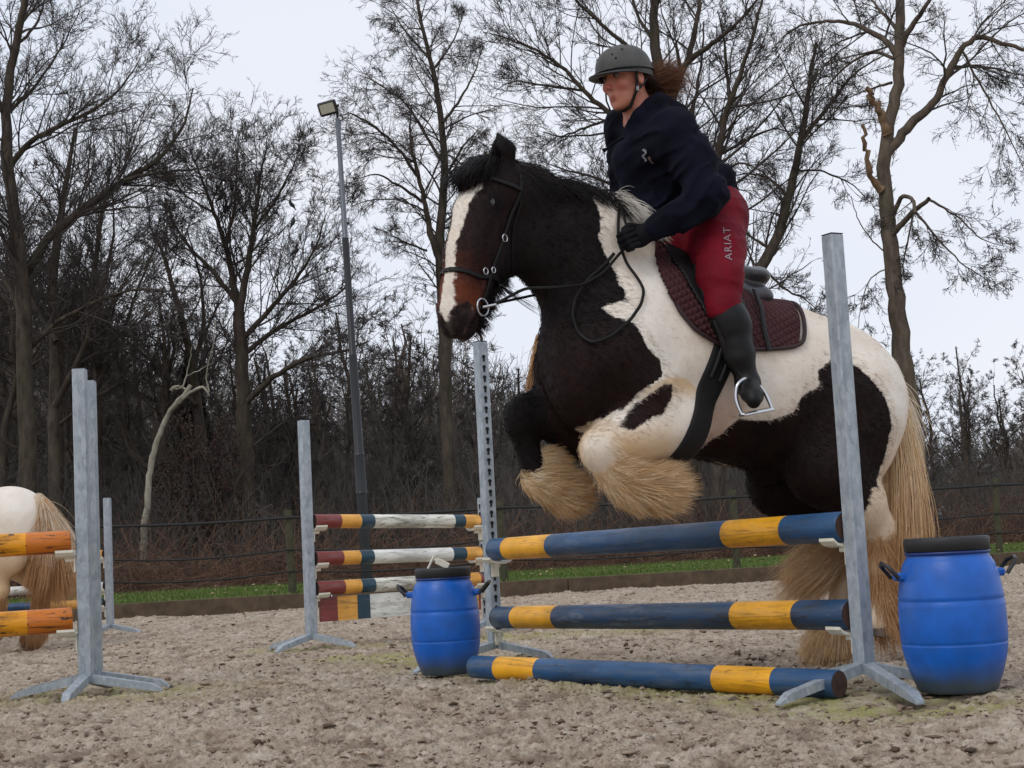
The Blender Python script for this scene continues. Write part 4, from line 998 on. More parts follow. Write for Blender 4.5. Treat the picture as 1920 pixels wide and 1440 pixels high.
# withered reddish leaves still hanging on shrubs, one shrub each
def leafy(px, py0, py1, wpx, Y, n, seed, rgb, label):
    rs = np.random.RandomState(seed); b = at(px, 1046, Y); root = empty('withered_shrub', (b.x, Y, .3)); acc = Acc()
    H = (py1 - py0) / FPX * Y; z1 = CAM_H + ray(px, py1).z * Y / ray(px, py1).y - .3; w = wpx / FPX * Y / 2
    k = 26; P = np.zeros((k, 3)); P[:, :2] = rs.normal(0, .15, (k, 2)); D = np.stack([rs.normal(0, .3, k), rs.normal(0, .3, k), np.ones(k)], 1)
    C, Rr = grow(rs, P, D, np.full(k, z1 + H), np.full(k, .02), 10, .12, (0, 0, .02), .3); acc.add(*tubes(C, Rr, 4)); acc.obj('stems', M_bark, root)
    q = norm(rs.normal(0, 1, (n, 3))) * (rs.rand(n, 1) ** .4) * np.array([w, w * .6, H * .55]); q += (vnoise3(q * 1.7 + 5, 3)[:, None] - .5) * .5; q[:, 2] += z1 + H * .5
    q = q[vnoise3(q * 1.9 + 20, seed) > .46]; n = len(q)
    a = norm(rs.normal(0, 1, (n, 3))) * .035; c = norm(np.cross(a, rs.normal(0, 1, (n, 3)))) * .02
    V = np.stack([q - a, q + c, q + a, q - c], 1).reshape(-1, 3); mesh_np('leaves', V, np.arange(4 * n).reshape(-1, 4), plain('withered_leaf', rgb, .9, var=.4, scale=3, bump=0), root, False)
    tag(root, label, 'shrub')
leafy(390, 760, 1000, 150, 31.0, 3600, 5, (68, 50, 44), 'shrub with withered reddish leaves right of the broken birch')
leafy(340, 790, 1010, 110, 31.4, 2200, 6, (66, 52, 45), 'smaller shrub with withered brown leaves directly behind the broken birch')
# ivy-grown dark conifer
def conifer(px, pyt, wpx, Y, seed, label, rgb):
    rs = np.random.RandomState(seed); b = at(px, 1046, Y); root = empty('dark_conifer', (b.x, Y, .3)); d = ray(px, pyt); H = CAM_H + d.z * Y / d.y - .3; W = wpx / FPX * Y / 2
    mb = MB(); mb.tube([(0, 0, -.3), (0, 0, H * .95)], [.12, .02], 8); mb.build('trunk', M_bark, root)
    n = 16000; t = rs.rand(n) ** .7; z = H * (1 - t) ; rad = W * (t * 1.05 + .02) * (.35 + .65 * rs.rand(n) ** .5) * np.minimum(1, 3.2 * (1.02 - t) ** .5); a = rs.rand(n) * 6.28
    rad *= .75 + .5 * vnoise2(a * 2.2, z * 2.0, seed); q = np.stack([rad * np.cos(a), rad * np.sin(a), z], 1); out = np.stack([np.cos(a), np.sin(a), rs.uniform(-.6, .3, n)], 1)
    u = norm(out + rs.normal(0, .35, (n, 3))) * rs.uniform(.06, .14, (n, 1)); c = norm(np.cross(u, rs.normal(0, 1, (n, 3)))) * .025
    V = np.stack([q, q + u * .5 + c, q + u, q + u * .5 - c], 1).reshape(-1, 3); t_ = NT('dark_needles', .8, 0, .2); t_.color(t_.ramp(t_.noise(1.6, 4), [(.35, lin(tuple(v * .75 for v in rgb))), (.65, lin(rgb))]))
    mesh_np('foliage', V, np.arange(4 * n).reshape(-1, 4), t_.m, root, False); tag(root, label, 'conifer')
conifer(368, 655, 150, 35.5, 3, 'dark pointed conifer behind the snapped top of the birch', (58, 54, 48))
# log heap under the broken birch
for i, (p0, p1, r) in enumerate([((275, 1062), (330, 1088), .07), ((262, 1075), (312, 1098), .05), ((300, 1060), (352, 1072), .035)]):
    a, b = at(*p0, 29.3 - .25 * i), at(*p1, 29.0 - .25 * i); mb = MB(); mb.tube([(0, 0, 0), tuple((b - a) * .5 + Vector((0, 0, .03))), tuple(b - a)], [r, r * .95, r * .8], 9); mb.build('log', mat_bark('fallen_log', (84, 70, 58), (138, 118, 98), 5)).location = a
    o = bpy.context.scene.objects[-1] if False else [x for x in bpy.data.objects if x.name.startswith('log')][-1]
logs = sorted([x for x in bpy.data.objects if x.name.startswith('log') and x.type == 'MESH'], key=lambda x: x.name)
for x, l in zip(logs, ('thicker fallen log lying in the brambles below the broken birch', 'lower fallen log in front of the thicker one at the wood edge', 'thin fallen log right of the thicker one at the wood edge')): tag(x, l, 'log', 'fallen logs at the wood edge')
# pigeons sitting in the round crown
def pigeon(px, py, k):
    root_, sp = TREES['round crowned bare tree with pigeons, left of the floodlight mast']; o = np.array(root_.location)
    S = np.concatenate([g.reshape(-1, 3) for g in sp]) + o; pr = np.array([project(s) for s in S[::7]]); j = np.argmin(np.hypot(pr[:, 0] - px, pr[:, 1] - py)); c = S[::7][j]
    V = Vol(); V.ell((0, 0, .07), (.13, .065, .07), k=.03); V.cone((.09, 0, .11), (.13, 0, .17), .045, .03, .03); V.ell((.135, 0, .185), (.034, .028, .03), k=.02); V.cone((.16, 0, .185), (.185, 0, .178), .01, .004, .01); V.cone((-.10, 0, .05), (-.24, 0, .0), .04, .018, .03, .8); V.cone((.02, .02, .03), (.02, .02, -.01), .012, .008, .01); V.cone((.02, -.02, .03), (.02, -.02, -.01), .012, .008, .01)
    v, q = V.mesh(.012); ob = mesh_np('pigeon', v, q, plain('pigeon_grey', (78, 80, 90), .8, var=.3, scale=12), None); ob.scale = (.62, .62, .62); ob.location = tuple(c); ob.rotation_euler = (0, R(-25), R(k * 77)); return ob
for k, (px, py, l) in enumerate([(412, 374, 'uppermost left pigeon in the round crowned tree'), (423, 396, 'pigeon just below the uppermost left one'), (516, 403, 'pigeon perched near the middle of the round crown'), (541, 385, 'highest of the pigeons on the right side of the crown'), (552, 421, 'pigeon below the highest right hand one'), (556, 474, 'lower pigeon beside the outermost one on the right'), (585, 464, 'outermost pigeon on the right side of the crown')]):
    tag(pigeon(px, py, k), l, 'pigeon', 'pigeons in the round crowned tree')
# ------------------------------------------------------------------ the jumping horse, built in its own frame (x forward, y to its left, z up)
HA = R(22); HB = Vector((1.55, 7.2, 0)); hx = Vector((-math.cos(HA), -math.sin(HA), 0)); hy = Vector((math.sin(HA), -math.cos(HA), 0))
HM = Matrix(((hx.x, hy.x, 0, HB.x), (hx.y, hy.y, 0, HB.y), (0, 0, 1, 0), (0, 0, 0, 1))); HRZ = math.atan2(hx.y, hx.x)
HI = HM.inverted(); hcam = HI @ Vector((0, 0, CAM_H))
def H(px, py, y=0.0):
    """point of the horse's frame on the plane y = const that the pixel ray meets"""
    d = HI.to_3x3() @ ray(px, py); t = (y - hcam.y) / d.y; return np.array([hcam.x + d.x * t, y, hcam.z + d.z * t])
def HW(p): return HM @ Vector(tuple(p))
def rotY(deg):   # pitch: x axis raised by deg
    a = R(deg); return np.array([[math.cos(a), 0, -math.sin(a)], [0, 1, 0], [math.sin(a), 0, math.cos(a)]])
PX = 1 / 425.0
def horse_volume():
    V = Vol()
    B = rotY(24)
    V.ell(H(1265, 668), (.50, .315, .425), B, .1)                 # rib cage
    V.ell(H(1395, 735), (.46, .325, .345), rotY(14), .1)           # belly
    V.ell(H(1560, 765), (.36, .31, .39), rotY(20), .1)             # croup
    V.ell(H(1490, 690), (.40, .26, .27), rotY(24), .1)           # loin
    V.ell(H(1140, 655), (.27, .27, .40), rotY(20), .1)             # shoulders
    V.ell(H(1095, 690, .10), (.16, .17, .25), rotY(10), .06); V.ell(H(1095, 690, -.10), (.16, .17, .25), rotY(10), .06)
    V.cone(H(1195, 470), H(1330, 555), .10, .11, .1, .8)         # withers
    # neck
    V.cone(H(1160, 590), H(1092, 474), .32, .265, .08, .58); V.cone(H(1092, 474), H(972, 418), .265, .195, .08, .58)
    V.cone(H(1125, 560), H(1090, 665), .21, .19, .08, .7)
    # near fore leg, folded
    V.chain([H(1165, 670, .19), H(1262, 792, .20)], [.20, .15], .07, .8)
    V.chain([H(1262, 792, .20), H(1190, 812, .21), H(1128, 838, .21)], [.145, .125, .085], .06)
    V.ell(H(1124, 845, .21), (.085, .075, .09), None, .04)
    V.chain([H(1128, 855, .21), H(1160, 900, .2), H(1190, 918, .2)], [.068, .058, .07], .03); V.chain([H(1190, 918, .2), H(1218, 916, .2)], [.06, .05], .03)
    # far fore leg
    V.chain([H(1075, 690, -.17), H(1105, 800, -.17)], [.18, .15], .07, .8)
    V.chain([H(1105, 800, -.17), H(1040, 775, -.18), H(985, 775, -.18)], [.15, .115, .085], .06)
    V.ell(H(980, 785, -.18), (.075, .07, .09), None, .04)
    V.chain([H(980, 800, -.18), H(1000, 865, -.18), H(1010, 900, -.18)], [.062, .052, .062], .03); V.chain([H(1010, 900, -.18), H(1040, 920, -.18)], [.055, .05], .03)
    # near hind leg, pushing off
    V.ell(H(1595, 800, .15), (.21, .15, .33), rotY(8), .08)
    V.chain([H(1590, 760, .15), H(1545, 880, .18)], [.22, .17], .08, .8); V.chain([H(1548, 880, .18), H(1615, 945, .17), H(1648, 990, .16)], [.165, .10, .075], .06)
    V.chain([H(1650, 985, .16), H(1652, 1060, .16), H(1660, 1125, .16)], [.07, .052, .06], .03); V.chain([H(1660, 1125, .16), H(1650, 1165, .16)], [.055, .055], .03)
    # far hind leg, under the body
    V.chain([H(1560, 800, -.16), H(1465, 905, -.18)], [.22, .155], .08, .8); V.chain([H(1468, 905, -.18), H(1540, 975, -.17), H(1582, 1025, -.16)], [.15, .095, .072], .06)
    V.chain([H(1584, 1020, -.16), H(1580, 1100, -.16), H(1576, 1160, -.16)], [.068, .052, .06], .03); V.chain([H(1576, 1160, -.16), H(1556, 1200, -.16)], [.058, .055], .03)
    V.ell(H(1440, 885, -.02), (.10, .07, .06), rotY(-10), .05)
    return V
# head frame: a = down the face, n = out of the forehead, l = towards its left cheek
poll = H(928, 336, .02); hyaw = R(30); fwd = np.array([math.cos(hyaw), math.sin(hyaw), 0]); pit = R(64)
ha = fwd * math.cos(pit) + np.array([0, 0, -1]) * math.sin(pit); hn = fwd * math.sin(pit) + np.array([0, 0, 1]) * math.cos(pit); hl = np.cross(hn, ha) * 1.0
if hl[1] < 0: hl = -hl
HF = Frame(poll, ha, hl, hn)          # p(a, l, n)
HS = 1.19
LS = .80
def hp(a, l, n): return HF.p(a * HS, l * HS * LS, n * HS)
class SV:
    def __init__(s, V, k, ls=1.0): s.V = V; s.k = k; s.ls = ls
    def ell(s, c, r, M=None, k=.03, sub=False): s.V.ell(c, np.array(r) * s.k * np.array([1, s.ls, 1]), M, k, sub)
    def cone(s, a, b, ra, rb, k=.03, sy=1.0, sub=False): s.V.cone(a, b, ra * s.k, rb * s.k, k, sy, sub)
    def chain(s, pts, rs, k=.03, sy=1.0): s.V.chain(pts, [r * s.k for r in rs], k, sy)
def head_volume(V):
    M = HF.M; V = SV(V, HS, LS)
    V.ell(hp(.10, 0, .0), (.17, .105, .12), M, .05)
    V.cone(hp(.02, 0, -.03), hp(-.0, 0, -.14), .11, .15, .08)
    for s in (1, -1): V.ell(hp(.23, .052 * s, -.085), (.135, .05, .125), M, .04)
    V.ell(hp(.24, 0, -.05), (.17, .075, .12), M, .04)
    V.ell(hp(.17, 0, .065), (.17, .088, .045), M, .03)
    V.chain([hp(.2, 0, .05), hp(.36, 0, .045), hp(.50, 0, .03)], [.075, .066, .062], .05, 1.0)
    V.chain([hp(.30, 0, -.075), hp(.45, 0, -.045), hp(.57, 0, -.035)], [.07, .052, .048], .05)
    V.ell(hp(.585, 0, .005), (.085, .068, .072), M, .04)
    V.ell(hp(.60, 0, -.06), (.05, .048, .035), M, .02)                     # lower lip
    for s in (1, -1):
        V.ell(hp(.155, .078 * s, .062), (.052, .030, .036), M, .02)          # brow and eye bulge
        V.chain([hp(.21, .088 * s, .0), hp(.40, .062 * s, .0)], [.016, .012], .02)
        V.ell(hp(.575, .05 * s, .03), (.042, .026, .034), M, .015)         # nostril rim
        V.ell(hp(.592, .074 * s, .036), (.022, .018, .014), M, .008, sub=True)
        V.ell(hp(.60, .045 * s, -.040), (.05, .03, .005), M, .008, sub=True)
    for s, sp in ((1, 0), (-1, 0)):                                        # ears, pricked half back
        b = hp(.0, .066 * s, .02) + (0 if s > 0 else np.array([-.05, 0, -.055])); m = b + np.array([.0, .018 * s, .095]); t = b + np.array([.02, .010 * s, .175])
        V.cone(b, m, .040, .045, .02); V.cone(m, t, .045, .007, .012); V.cone(m + np.array([.03, .012, -.02]), t + np.array([.02, .01, -.035]), .02, .004, .01, sub=True)

def poly_sd(poly, X, Y):
    """signed distance to a polygon, positive inside"""
    P = np.array(poly, float); n = len(P); d = np.full(X.shape, 9.0); inside = np.zeros(X.shape, bool)
    for i in range(n):
        a, b = P[i], P[(i + 1) % n]; e = b - a; wx, wy = X - a[0], Y - a[1]; t = np.clip((wx * e[0] + wy * e[1]) / max(e @ e, 1e-12), 0, 1)
        d = np.minimum(d, np.hypot(wx - e[0] * t, wy - e[1] * t)); c = (a[1] > Y) != (b[1] > Y)
        with np.errstate(divide='ignore', invalid='ignore'): xi = (b[0] - a[0]) * (Y - a[1]) / (b[1] - a[1]) + a[0]
        inside ^= c & (X < xi)
    return np.where(inside, d, -d)
def side_poly(pts, y): return [(H(px, py, y)[0], H(px, py, y)[2]) for px, py in pts]

def coat_material(name='piebald_coat'):
    t = NT(name, .7, 0, .16)
    nz = t.noise(26, 5, .7, (1, 1, 1)); n2 = t.noise(9, 4, .6)
    w = t.math('ADD', t.attr('white'), t.math('MULTIPLY', t.math('ADD', nz, -.5), .045)); wm = t.ramp(t.math('MULTIPLY', t.math('ADD', w, .25), 2.0), [(.492, 0.0), (.508, 1.0)])
    br = t.math('ADD', t.attr('brown'), t.math('MULTIPLY', t.math('ADD', n2, -.5), .5))
    dark = t.ramp(br, [(.0, lin((15, 12, 13))), (.45, lin((38, 22, 20))), (1.0, lin((112, 56, 34)))])
    dark = t.mix(t.ramp(t.noise(60, 4, .6, (1, 1, .4)), [(.4, 0.0), (.7, .12)]), dark, lin((64, 46, 40)))
    whi = t.ramp(t.noise(3.0, 5, .6), [(.3, lin((214, 198, 180))), (.6, lin((236, 228, 216))), (.8, lin((240, 234, 226)))])
    whi = t.mix(t.ramp(t.noise(45, 5, .65, (1, 1, .3)), [(.5, 0.0), (.75, .22)]), whi, lin((196, 172, 144)))
    whi = t.mix(t.math('MULTIPLY', t.attr('tan'), .9), whi, lin((214, 180, 134)))
    whi = t.mix(t.math('MULTIPLY', t.attr('pink'), .8), whi, lin((192, 156, 146)))
    c = t.mix(wm, dark, whi); c = t.mix(t.attr('skin'), c, t.ramp(t.noise(17, 3), [(.45, lin((34, 26, 27))), (.62, lin((70, 54, 52))), (.72, lin((168, 120, 112)))])); t.color(c)
    hb = t.noise(130, 4, .7, (1, 1, .18)); t.bump(hb, .35, .006); t.bump(t.noise(14, 4), .25, .02)
    return t.m
def hair_material(name, c0, c1, c2, rough=.6, tip=None):
    t = NT(name, rough, 0, .2); c = t.ramp(t.attr('lock'), [(0, lin(c0)), (.5, lin(c1)), (1, lin(c2))])
    if tip: c = t.mix(t.ramp(t.attr('along'), [(.25, 0.0), (1.0, .7)]), c, lin(tip))
    t.color(c); return t.m
M_coat = coat_material()
M_blond = hair_material('blond_hair', (218, 182, 134), (238, 212, 172), (250, 236, 212), .75, (206, 160, 108)); M_cream = hair_material('cream_hair', (214, 190, 156), (240, 222, 196), (250, 240, 224))
M_blackhair = hair_material('black_hair', (12, 10, 11), (22, 18, 18), (42, 34, 32), .45); M_whair = hair_material('whitish_hair', (196, 184, 168), (226, 218, 206), (240, 236, 228))
M_tan = hair_material('tan_hair', (170, 122, 82), (208, 164, 118), (232, 198, 156), .75, (180, 134, 92))
M_hoof = plain('horn', (74, 62, 52), .5, var=.3, scale=30)

V = horse_volume(); head_volume(V)
HV, HQ = V.mesh(.0115, lambda X: (vnoise3(X * 9, 2) - .5) * .012, 2)
HBVH = bvh_of(HV, HQ)
LEFT_WHITE = [  # white areas of the near side, as seen in the photograph, turned into the horse's own side view
    # neck base, shoulder strap and flank down to the girth and belly
    [(1140, 350), (1150, 395), (1142, 440), (1160, 480), (1178, 540), (1180, 562), (1135, 572), (1150, 595), (1182, 612), (1196, 650), (1225, 680), (1232, 712), (1252, 728), (1240, 760), (1300, 800), (1270, 860), (1330, 868), (1345, 830), (1368, 810), (1385, 785), (1440, 790), (1480, 775), (1495, 742), (1530, 728), (1528, 700), (1560, 668), (1600, 690), (1640, 740), (1660, 800), (1655, 870), (1635, 940), (1690, 960), (1760, 800), (1740, 560), (1500, 420), (1300, 300)],
]
dxz = lambda P, y: poly_sd(side_poly(P, y), HV[:, 0], HV[:, 2])
white = np.full(len(HV), -.2)
wl_ = dxz(LEFT_WHITE[0], .27)
white = np.where(HV[:, 1] > -.02, wl_, np.where(HV[:, 0] < H(1190, 500)[0], wl_ + (vnoise3(HV * 3.2, 9) - .55) * .5, -.2))
# legs: white stockings
def near_seg(a, b): 
    a = np.array(a); b = np.array(b); d = b - a; t = np.clip(((HV - a) @ d) / (d @ d), 0, 1); return np.linalg.norm(HV - a - t[:, None] * d, axis=1)
def seg_t(a, b): a = np.array(a); d = np.array(b) - a; return ((HV - a) @ d) / (d @ d)
s1 = np.minimum(near_seg(H(1235, 780, .20), H(1128, 838, .21)), near_seg(H(1128, 850, .21), H(1226, 938, .2)))
elb = dxz([(1100, 800), (1150, 770), (1215, 700), (1250, 720), (1310, 760), (1320, 860), (1260, 1000), (1080, 1000), (1080, 830)], .2)
ins = (s1 < .21) & (HV[:, 1] > .02); white = np.where(ins, np.maximum(white, elb), white)
brpatch = dxz([(1160, 800), (1178, 772), (1205, 745), (1238, 722), (1258, 722), (1250, 752), (1236, 775), (1205, 790), (1180, 806)], .3); white = np.where(ins, np.minimum(white, np.maximum(-brpatch, -.2)), white)
s2 = near_seg(H(1002, 880, -.18), H(1045, 938, -.18)); white = np.where((s2 < .13) & (HV[:, 1] < 0), np.maximum(H(1010, 880, -.18)[0] - HV[:, 0], H(1000, 893, -.18)[2] - HV[:, 2] + (vnoise3(HV * 14, 5) - .5) * .06), white)
s3 = near_seg(H(1648, 940, .16), H(1655, 1170, .16)); white = np.where((s3 < .24) & (HV[:, 1] > 0), np.maximum(white, np.minimum(.19 - s3, H(1640, 915, .16)[2] - HV[:, 2])), white)
s4 = near_seg(H(1580, 1020, -.16), H(1556, 1200, -.16)); white = np.where((s4 < .16) & (HV[:, 1] < 0) & (HV[:, 2] < H(1580, 985, -.16)[2]), .1, white)
# head: blaze in the head's own coordinates
hc = (HV - HF.o) @ HF.M / HS; inh = (hc[:, 0] > -.05) & (hc[:, 0] < .72) & (np.abs(hc[:, 1]) < .16) & (np.abs(hc[:, 2] + .03) < .22) & (HV[:, 0] > H(1000, 500)[0])
wid = np.interp(hc[:, 0], [0, .06, .12, .18, .30, .42, .50, .58, .64], [.03, .046, .054, .044, .026, .020, .022, .030, .005]); cen = np.interp(hc[:, 0], [0, .2, .4, .64], [-.005, -.005, -.0, .015])
bl = np.where(hc[:, 2] > -.0, wid - np.abs(hc[:, 1] - cen), -.2); white = np.where(inh, np.minimum(bl, .1), white)
# brown tints: face sides and muzzle are reddest, neck nearly black, shoulder deep brown
brown = np.interp(HV[:, 0], [-.6, .1, .5, 1.0, 1.3], [.20, .22, .22, .06, .02]); brown = brown + np.clip((H(1100, 600)[2] - HV[:, 2]) * 1.6, 0, .26) * np.clip((HV[:, 0] - .62) * 5, 0, 1)
face = np.interp(hc[:, 0], [0, .12, .2, .35, .45, .53, .60], [.1, .34, .36, .36, .6, 1.0, .5]) * np.clip((hc[:, 2] + .10) / .08, 0, 1); eyed = np.hypot(hc[:, 0] - .16, (hc[:, 2] - .045)); face = face * np.clip((eyed - .02) / .05, .15, 1)
brown = np.where(inh, face, brown)
fleg = (near_seg(H(980, 775, -.18), H(1005, 890, -.18)) < .13) & (HV[:, 1] < 0); brown = np.where(fleg, 0.0, brown); brown = np.where(ins & (brpatch > -.05), .38, brown)
skin = np.where(inh & (((np.hypot(hc[:, 0] - .605, hc[:, 2] + .005) < .060) & (np.abs(hc[:, 1] + .01) > .025)) | (hc[:, 0] > .64)), .95, 0); skin = np.maximum(skin, np.where(inh & (hc[:, 0] > .55) & (hc[:, 2] < -.03), .75, 0))
nost = np.linalg.norm(hc - np.array([.592, .066, .036]), axis=1); skin = np.where(inh, np.maximum(skin, np.clip((.03 - nost) / .01, 0, 1)), skin)
tan = np.where((s1 < .2) & (HV[:, 1] > 0), 1.0, 0.0) * np.clip(vnoise3(HV * 7, 8) * 1.7 - .35, 0, .9) + np.clip((H(1300, 800)[2] - HV[:, 2]) * 1.6, 0, .5); pink = np.clip((dxz([(1310, 790), (1360, 720), (1395, 760), (1360, 850), (1290, 860)], .27) + .04) * 8, 0, .7)
hroot = empty('horse', tuple(HB), HRZ)
o = mesh_np('body', HV, HQ, M_coat, hroot, True, {'white': white, 'brown': brown, 'tan': tan, 'pink': pink, 'skin': skin})
tag(hroot, 'brown, black and white cob with a blaze jumping the blue and yellow poles', 'horse')

# short coat hair lying back along the body, coloured like the skin it grows from
rs = np.random.RandomState(33); nh = 90000; hi = rs.randint(0, len(HV), nh); ga_, gb_ = H(1356, 655, .3), H(1312, 785, .3); gd_ = (ga_ - gb_) * np.array([1, 0, 1]); gd_ /= np.linalg.norm(gd_); gn_ = np.array([gd_[2], 0, -gd_[0]]); off_g = np.abs((HV[hi] - H(1340, 700, .3)) @ gn_); hi = hi[(off_g > .075) | (HV[hi][:, 2] > H(1356, 640, .3)[2])]; keep_ = (white[hi] < .045) | (rs.rand(len(hi)) < .05); hi = hi[keep_]; nh = len(hi); hn_ = np.zeros_like(HV)
fn = np.cross(HV[HQ[:, 2]] - HV[HQ[:, 0]], HV[HQ[:, 3]] - HV[HQ[:, 1]])
for k_ in range(4): np.add.at(hn_, HQ[:, k_], fn)
hn_ = hn_ / np.maximum(np.linalg.norm(hn_, axis=1, keepdims=True), 1e-9); N_ = hn_[hi]; P_ = HV[hi] + rs.normal(0, .004, (nh, 3))
fl_ = np.tile(np.array([-1.0, 0, -.55]), (nh, 1)) + rs.normal(0, .20, (nh, 3)); fl_ = fl_ - N_ * (fl_ * N_).sum(1, keepdims=True); fl_ /= np.maximum(np.linalg.norm(fl_, axis=1, keepdims=True), 1e-6)
L_ = (rs.uniform(.012, .026, nh) * np.where(inh[hi], .45, 1))[:, None]; CC = np.stack([P_, P_ + fl_ * L_ * .5 + N_ * .0020, P_ + fl_ * L_ + N_ * .0016], 1)
strands('coat_hair', CC, np.full(nh, .0009), M_coat, hroot, {'white': white[hi], 'brown': brown[hi] + rs.uniform(-.08, .10, nh), 'tan': tan[hi], 'pink': pink[hi], 'skin': skin[hi]}, tip=.3)
# eyes
for s in (1, -1):
    v, q = Vol().ell(hp(.165, .092 * s, .060), (.027, .024, .023), HF.M, .01).mesh(.004)
    te = NT('horse_eye', .08, 0, .8); te.color(lin((14, 9, 8))); mesh_np('eye', v, q, te.m, hroot)
# hooves
def hoof(a, b, r, par, frame_y=0):
    a, b = Vector(tuple(a)), Vector(tuple(b)); mb = MB(); d = (b - a)
    mb.tube([a, a + d * .6, b], [r * .8, r * .98, r * 1.08], 20); mb.build('hoof', M_hoof, par)
hoof(H(1214, 914, .2), H(1238, 918, .2), .058, hroot); hoof(H(1036, 915, -.18), H(1056, 928, -.18), .056, hroot)
hoof(H(1656, 1162, .16), H(1654, 1194, .16), .056, hroot)
h4_ = H(1552, 1195, -.16); h4b = h4_.copy(); h4b[2] = .0; h4b[0] += .04; hoof(h4_, h4b, .068, hroot)

# hair -------------------------------------------------
def locks(rs, roots, dirs, length, m, curl, grav, spread, clump=0):
    n = len(roots); C = np.zeros((n, m, 3)); C[:, 0] = roots; d = norm(dirs + rs.normal(0, spread, (n, 3))); st = (length / (m - 1))[:, None]; ph = rs.rand(n, 3) * 6.28
    for i in range(1, m):
        d = norm(d + np.array(grav) + curl * np.sin(ph + i * 1.3)); C[:, i] = C[:, i - 1] + d * st
    global CL
    K = max(6, n // 45); g = rs.choice(n, K, replace=False)      # locks gather towards a guide hair
    j = np.argmin(((C[:, None, 1] - C[g][None, :, 1]) ** 2).sum(-1), axis=1); w = (np.linspace(0, 1, m) ** 1.3 * .45)[None, :, None] * rs.uniform(.5, 1.1, (n, 1, 1))
    CL = np.clip(.65 * rs.rand(K)[j] + .35 * rs.rand(n), 0, 1); G = C[g][j]; off = G[:, :1] - C[:, :1]; C = C * (1 - w) + (G - off * (.35 - .25 * np.linspace(0, 1, m))[None, :, None]) * w
    return C
def seg_pts(rs, pts, n, rad, t0=0, t1=1):
    P = np.array(pts); s = np.r_[0, np.cumsum(np.linalg.norm(np.diff(P, axis=0), axis=1))]; u = (t0 + (t1 - t0) * rs.rand(n)) * s[-1]
    Q = np.stack([np.interp(u, s, P[:, i]) for i in range(3)], 1); o = norm(rs.normal(0, 1, (n, 3))); return Q + o * rad, o, u / s[-1]
rs = np.random.RandomState(40)
CL = None
def feather(name, pts, n, rad, out_w, flow, L0, L1, mat, grav, m=8, r=.0022, curl=.10, spread=.24, t0=0, t1=1, along=True):
    n = int(n * 1.5); Q, o, u = seg_pts(rs, pts, n, rad, t0, t1); d = o * out_w + np.array(flow); L = (L0 + (L1 - L0) * u) * rs.uniform(.4, 1.2, n)
    C = locks(rs, Q, d, L, m, curl, grav, spread); return strands(name, C, np.full(n, r * .72), mat, hroot, tip=.1)
back = np.array([-1., 0, 0])
# near fore: heavy feather streaming back from knee to hoof
feather('feather', [H(1120, 850, .21), H(1158, 900, .2), H(1185, 920, .2)], 14000, .062, .35, (-.75, .0, -.38), .05, .11, M_blond, (-.06, 0, -.02), r=.0016, curl=.05)
feather('feather', [H(1150, 875, .2), H(1195, 905, .2), H(1232, 915, .2)], 17000, .078, .6, (-1.0, .0, -.06), .09, .125, M_blond, (-.05, 0, .0), r=.0016, curl=.05)
feather('forearm_hair', [H(1250, 790, .20), H(1128, 838, .21)], 7000, .090, .25, (-.9, .0, -.3), .03, .06, M_cream, (-.03, 0, -.05), r=.0013)
# far fore
feather('feather', [H(1012, 858, -.18), H(1012, 895, -.18), H(1045, 915, -.18)], 12000, .045, .35, (-1.1, .0, -.14), .11, .15, M_blond, (-.06, 0, -.02), r=.0016, curl=.05)
feather('feather', [H(1000, 895, -.18), H(1030, 915, -.18), H(1060, 928, -.18)], 12000, .062, .5, (-.9, .0, -.24), .08, .11, M_blond, (-.08, 0, .0), r=.0016, curl=.05)
feather('feather', [H(1010, 905, -.18), H(1050, 925, -.18)], 4000, .05, .35, (-.9, .0, -.3), .10, .14, M_tan, (-.08, 0, .0), r=.0016, curl=.05)
# near hind
feather('feather', [H(1645, 985, .16), H(1655, 1080, .16), H(1660, 1150, .16)], 8000, .055, .25, (-.2, .0, -.9), .12, .17, M_tan, (-.02, 0, -.12), r=.0017)
# far hind: long feather flung forward from hock and cannon, bushy foot
feather('feather', [H(1590, 1005, -.16), H(1584, 1060, -.16)], 3600, .045, .15, (1.0, .0, -.12), .30, .40, M_blond, (.03, 0, -.06), r=.0019, m=12, curl=.13, spread=.16)
feather('feather', [H(1582, 1060, -.16), H(1578, 1160, -.16)], 5000, .05, .2, (.1, .0, -.95), .08, .10, M_cream, (0, 0, -.1), r=.0015)
feather('feather', [H(1578, 1165, -.16), H(1552, 1210, -.16)], 11000, .05, .8, (.75, .0, -.05), .09, .15, M_blond, (.02, 0, -.24), r=.0017)
# mane along the crest, black at the neck, white at the withers; forelock; beard; tail
crest = [H(938, 328), H(975, 330), H(1030, 338), H(1075, 350), H(1115, 370), H(1145, 392), H(1170, 410)]
n = 11000; Q, o_, u = seg_pts(rs, [c + np.array([0, 0, -.035]) for c in crest], n, .035); side = np.sign(rs.rand(n) - .42)[:, None]
d = np.stack([rs.uniform(-1.0, -.3, n), side[:, 0] * rs.uniform(.2, .9, n), rs.uniform(.0, .35, n)], 1); Ls = rs.uniform(.12, .24, n)
C = locks(rs, Q, d, Ls, 9, .05, (-.03, 0, -.19), .10); wsel = u > .80
strands('mane', C[~wsel], np.full((~wsel).sum(), .0018), M_blackhair, hroot)
n2 = 8000; Q2, o2, u2 = seg_pts(rs, [H(1128, 388), H(1155, 392), H(1180, 408), H(1200, 430)], n2, .045)
d2 = np.stack([rs.uniform(-1.2, -.2, n2), rs.uniform(-.3, 1.2, n2), rs.uniform(-.3, .35, n2)], 1); strands('mane', locks(rs, Q2, d2, rs.uniform(.08, .17, n2), 8, .06, (-.05, .03, -.2), .12), np.full(n2, .0018), M_whair, hroot)
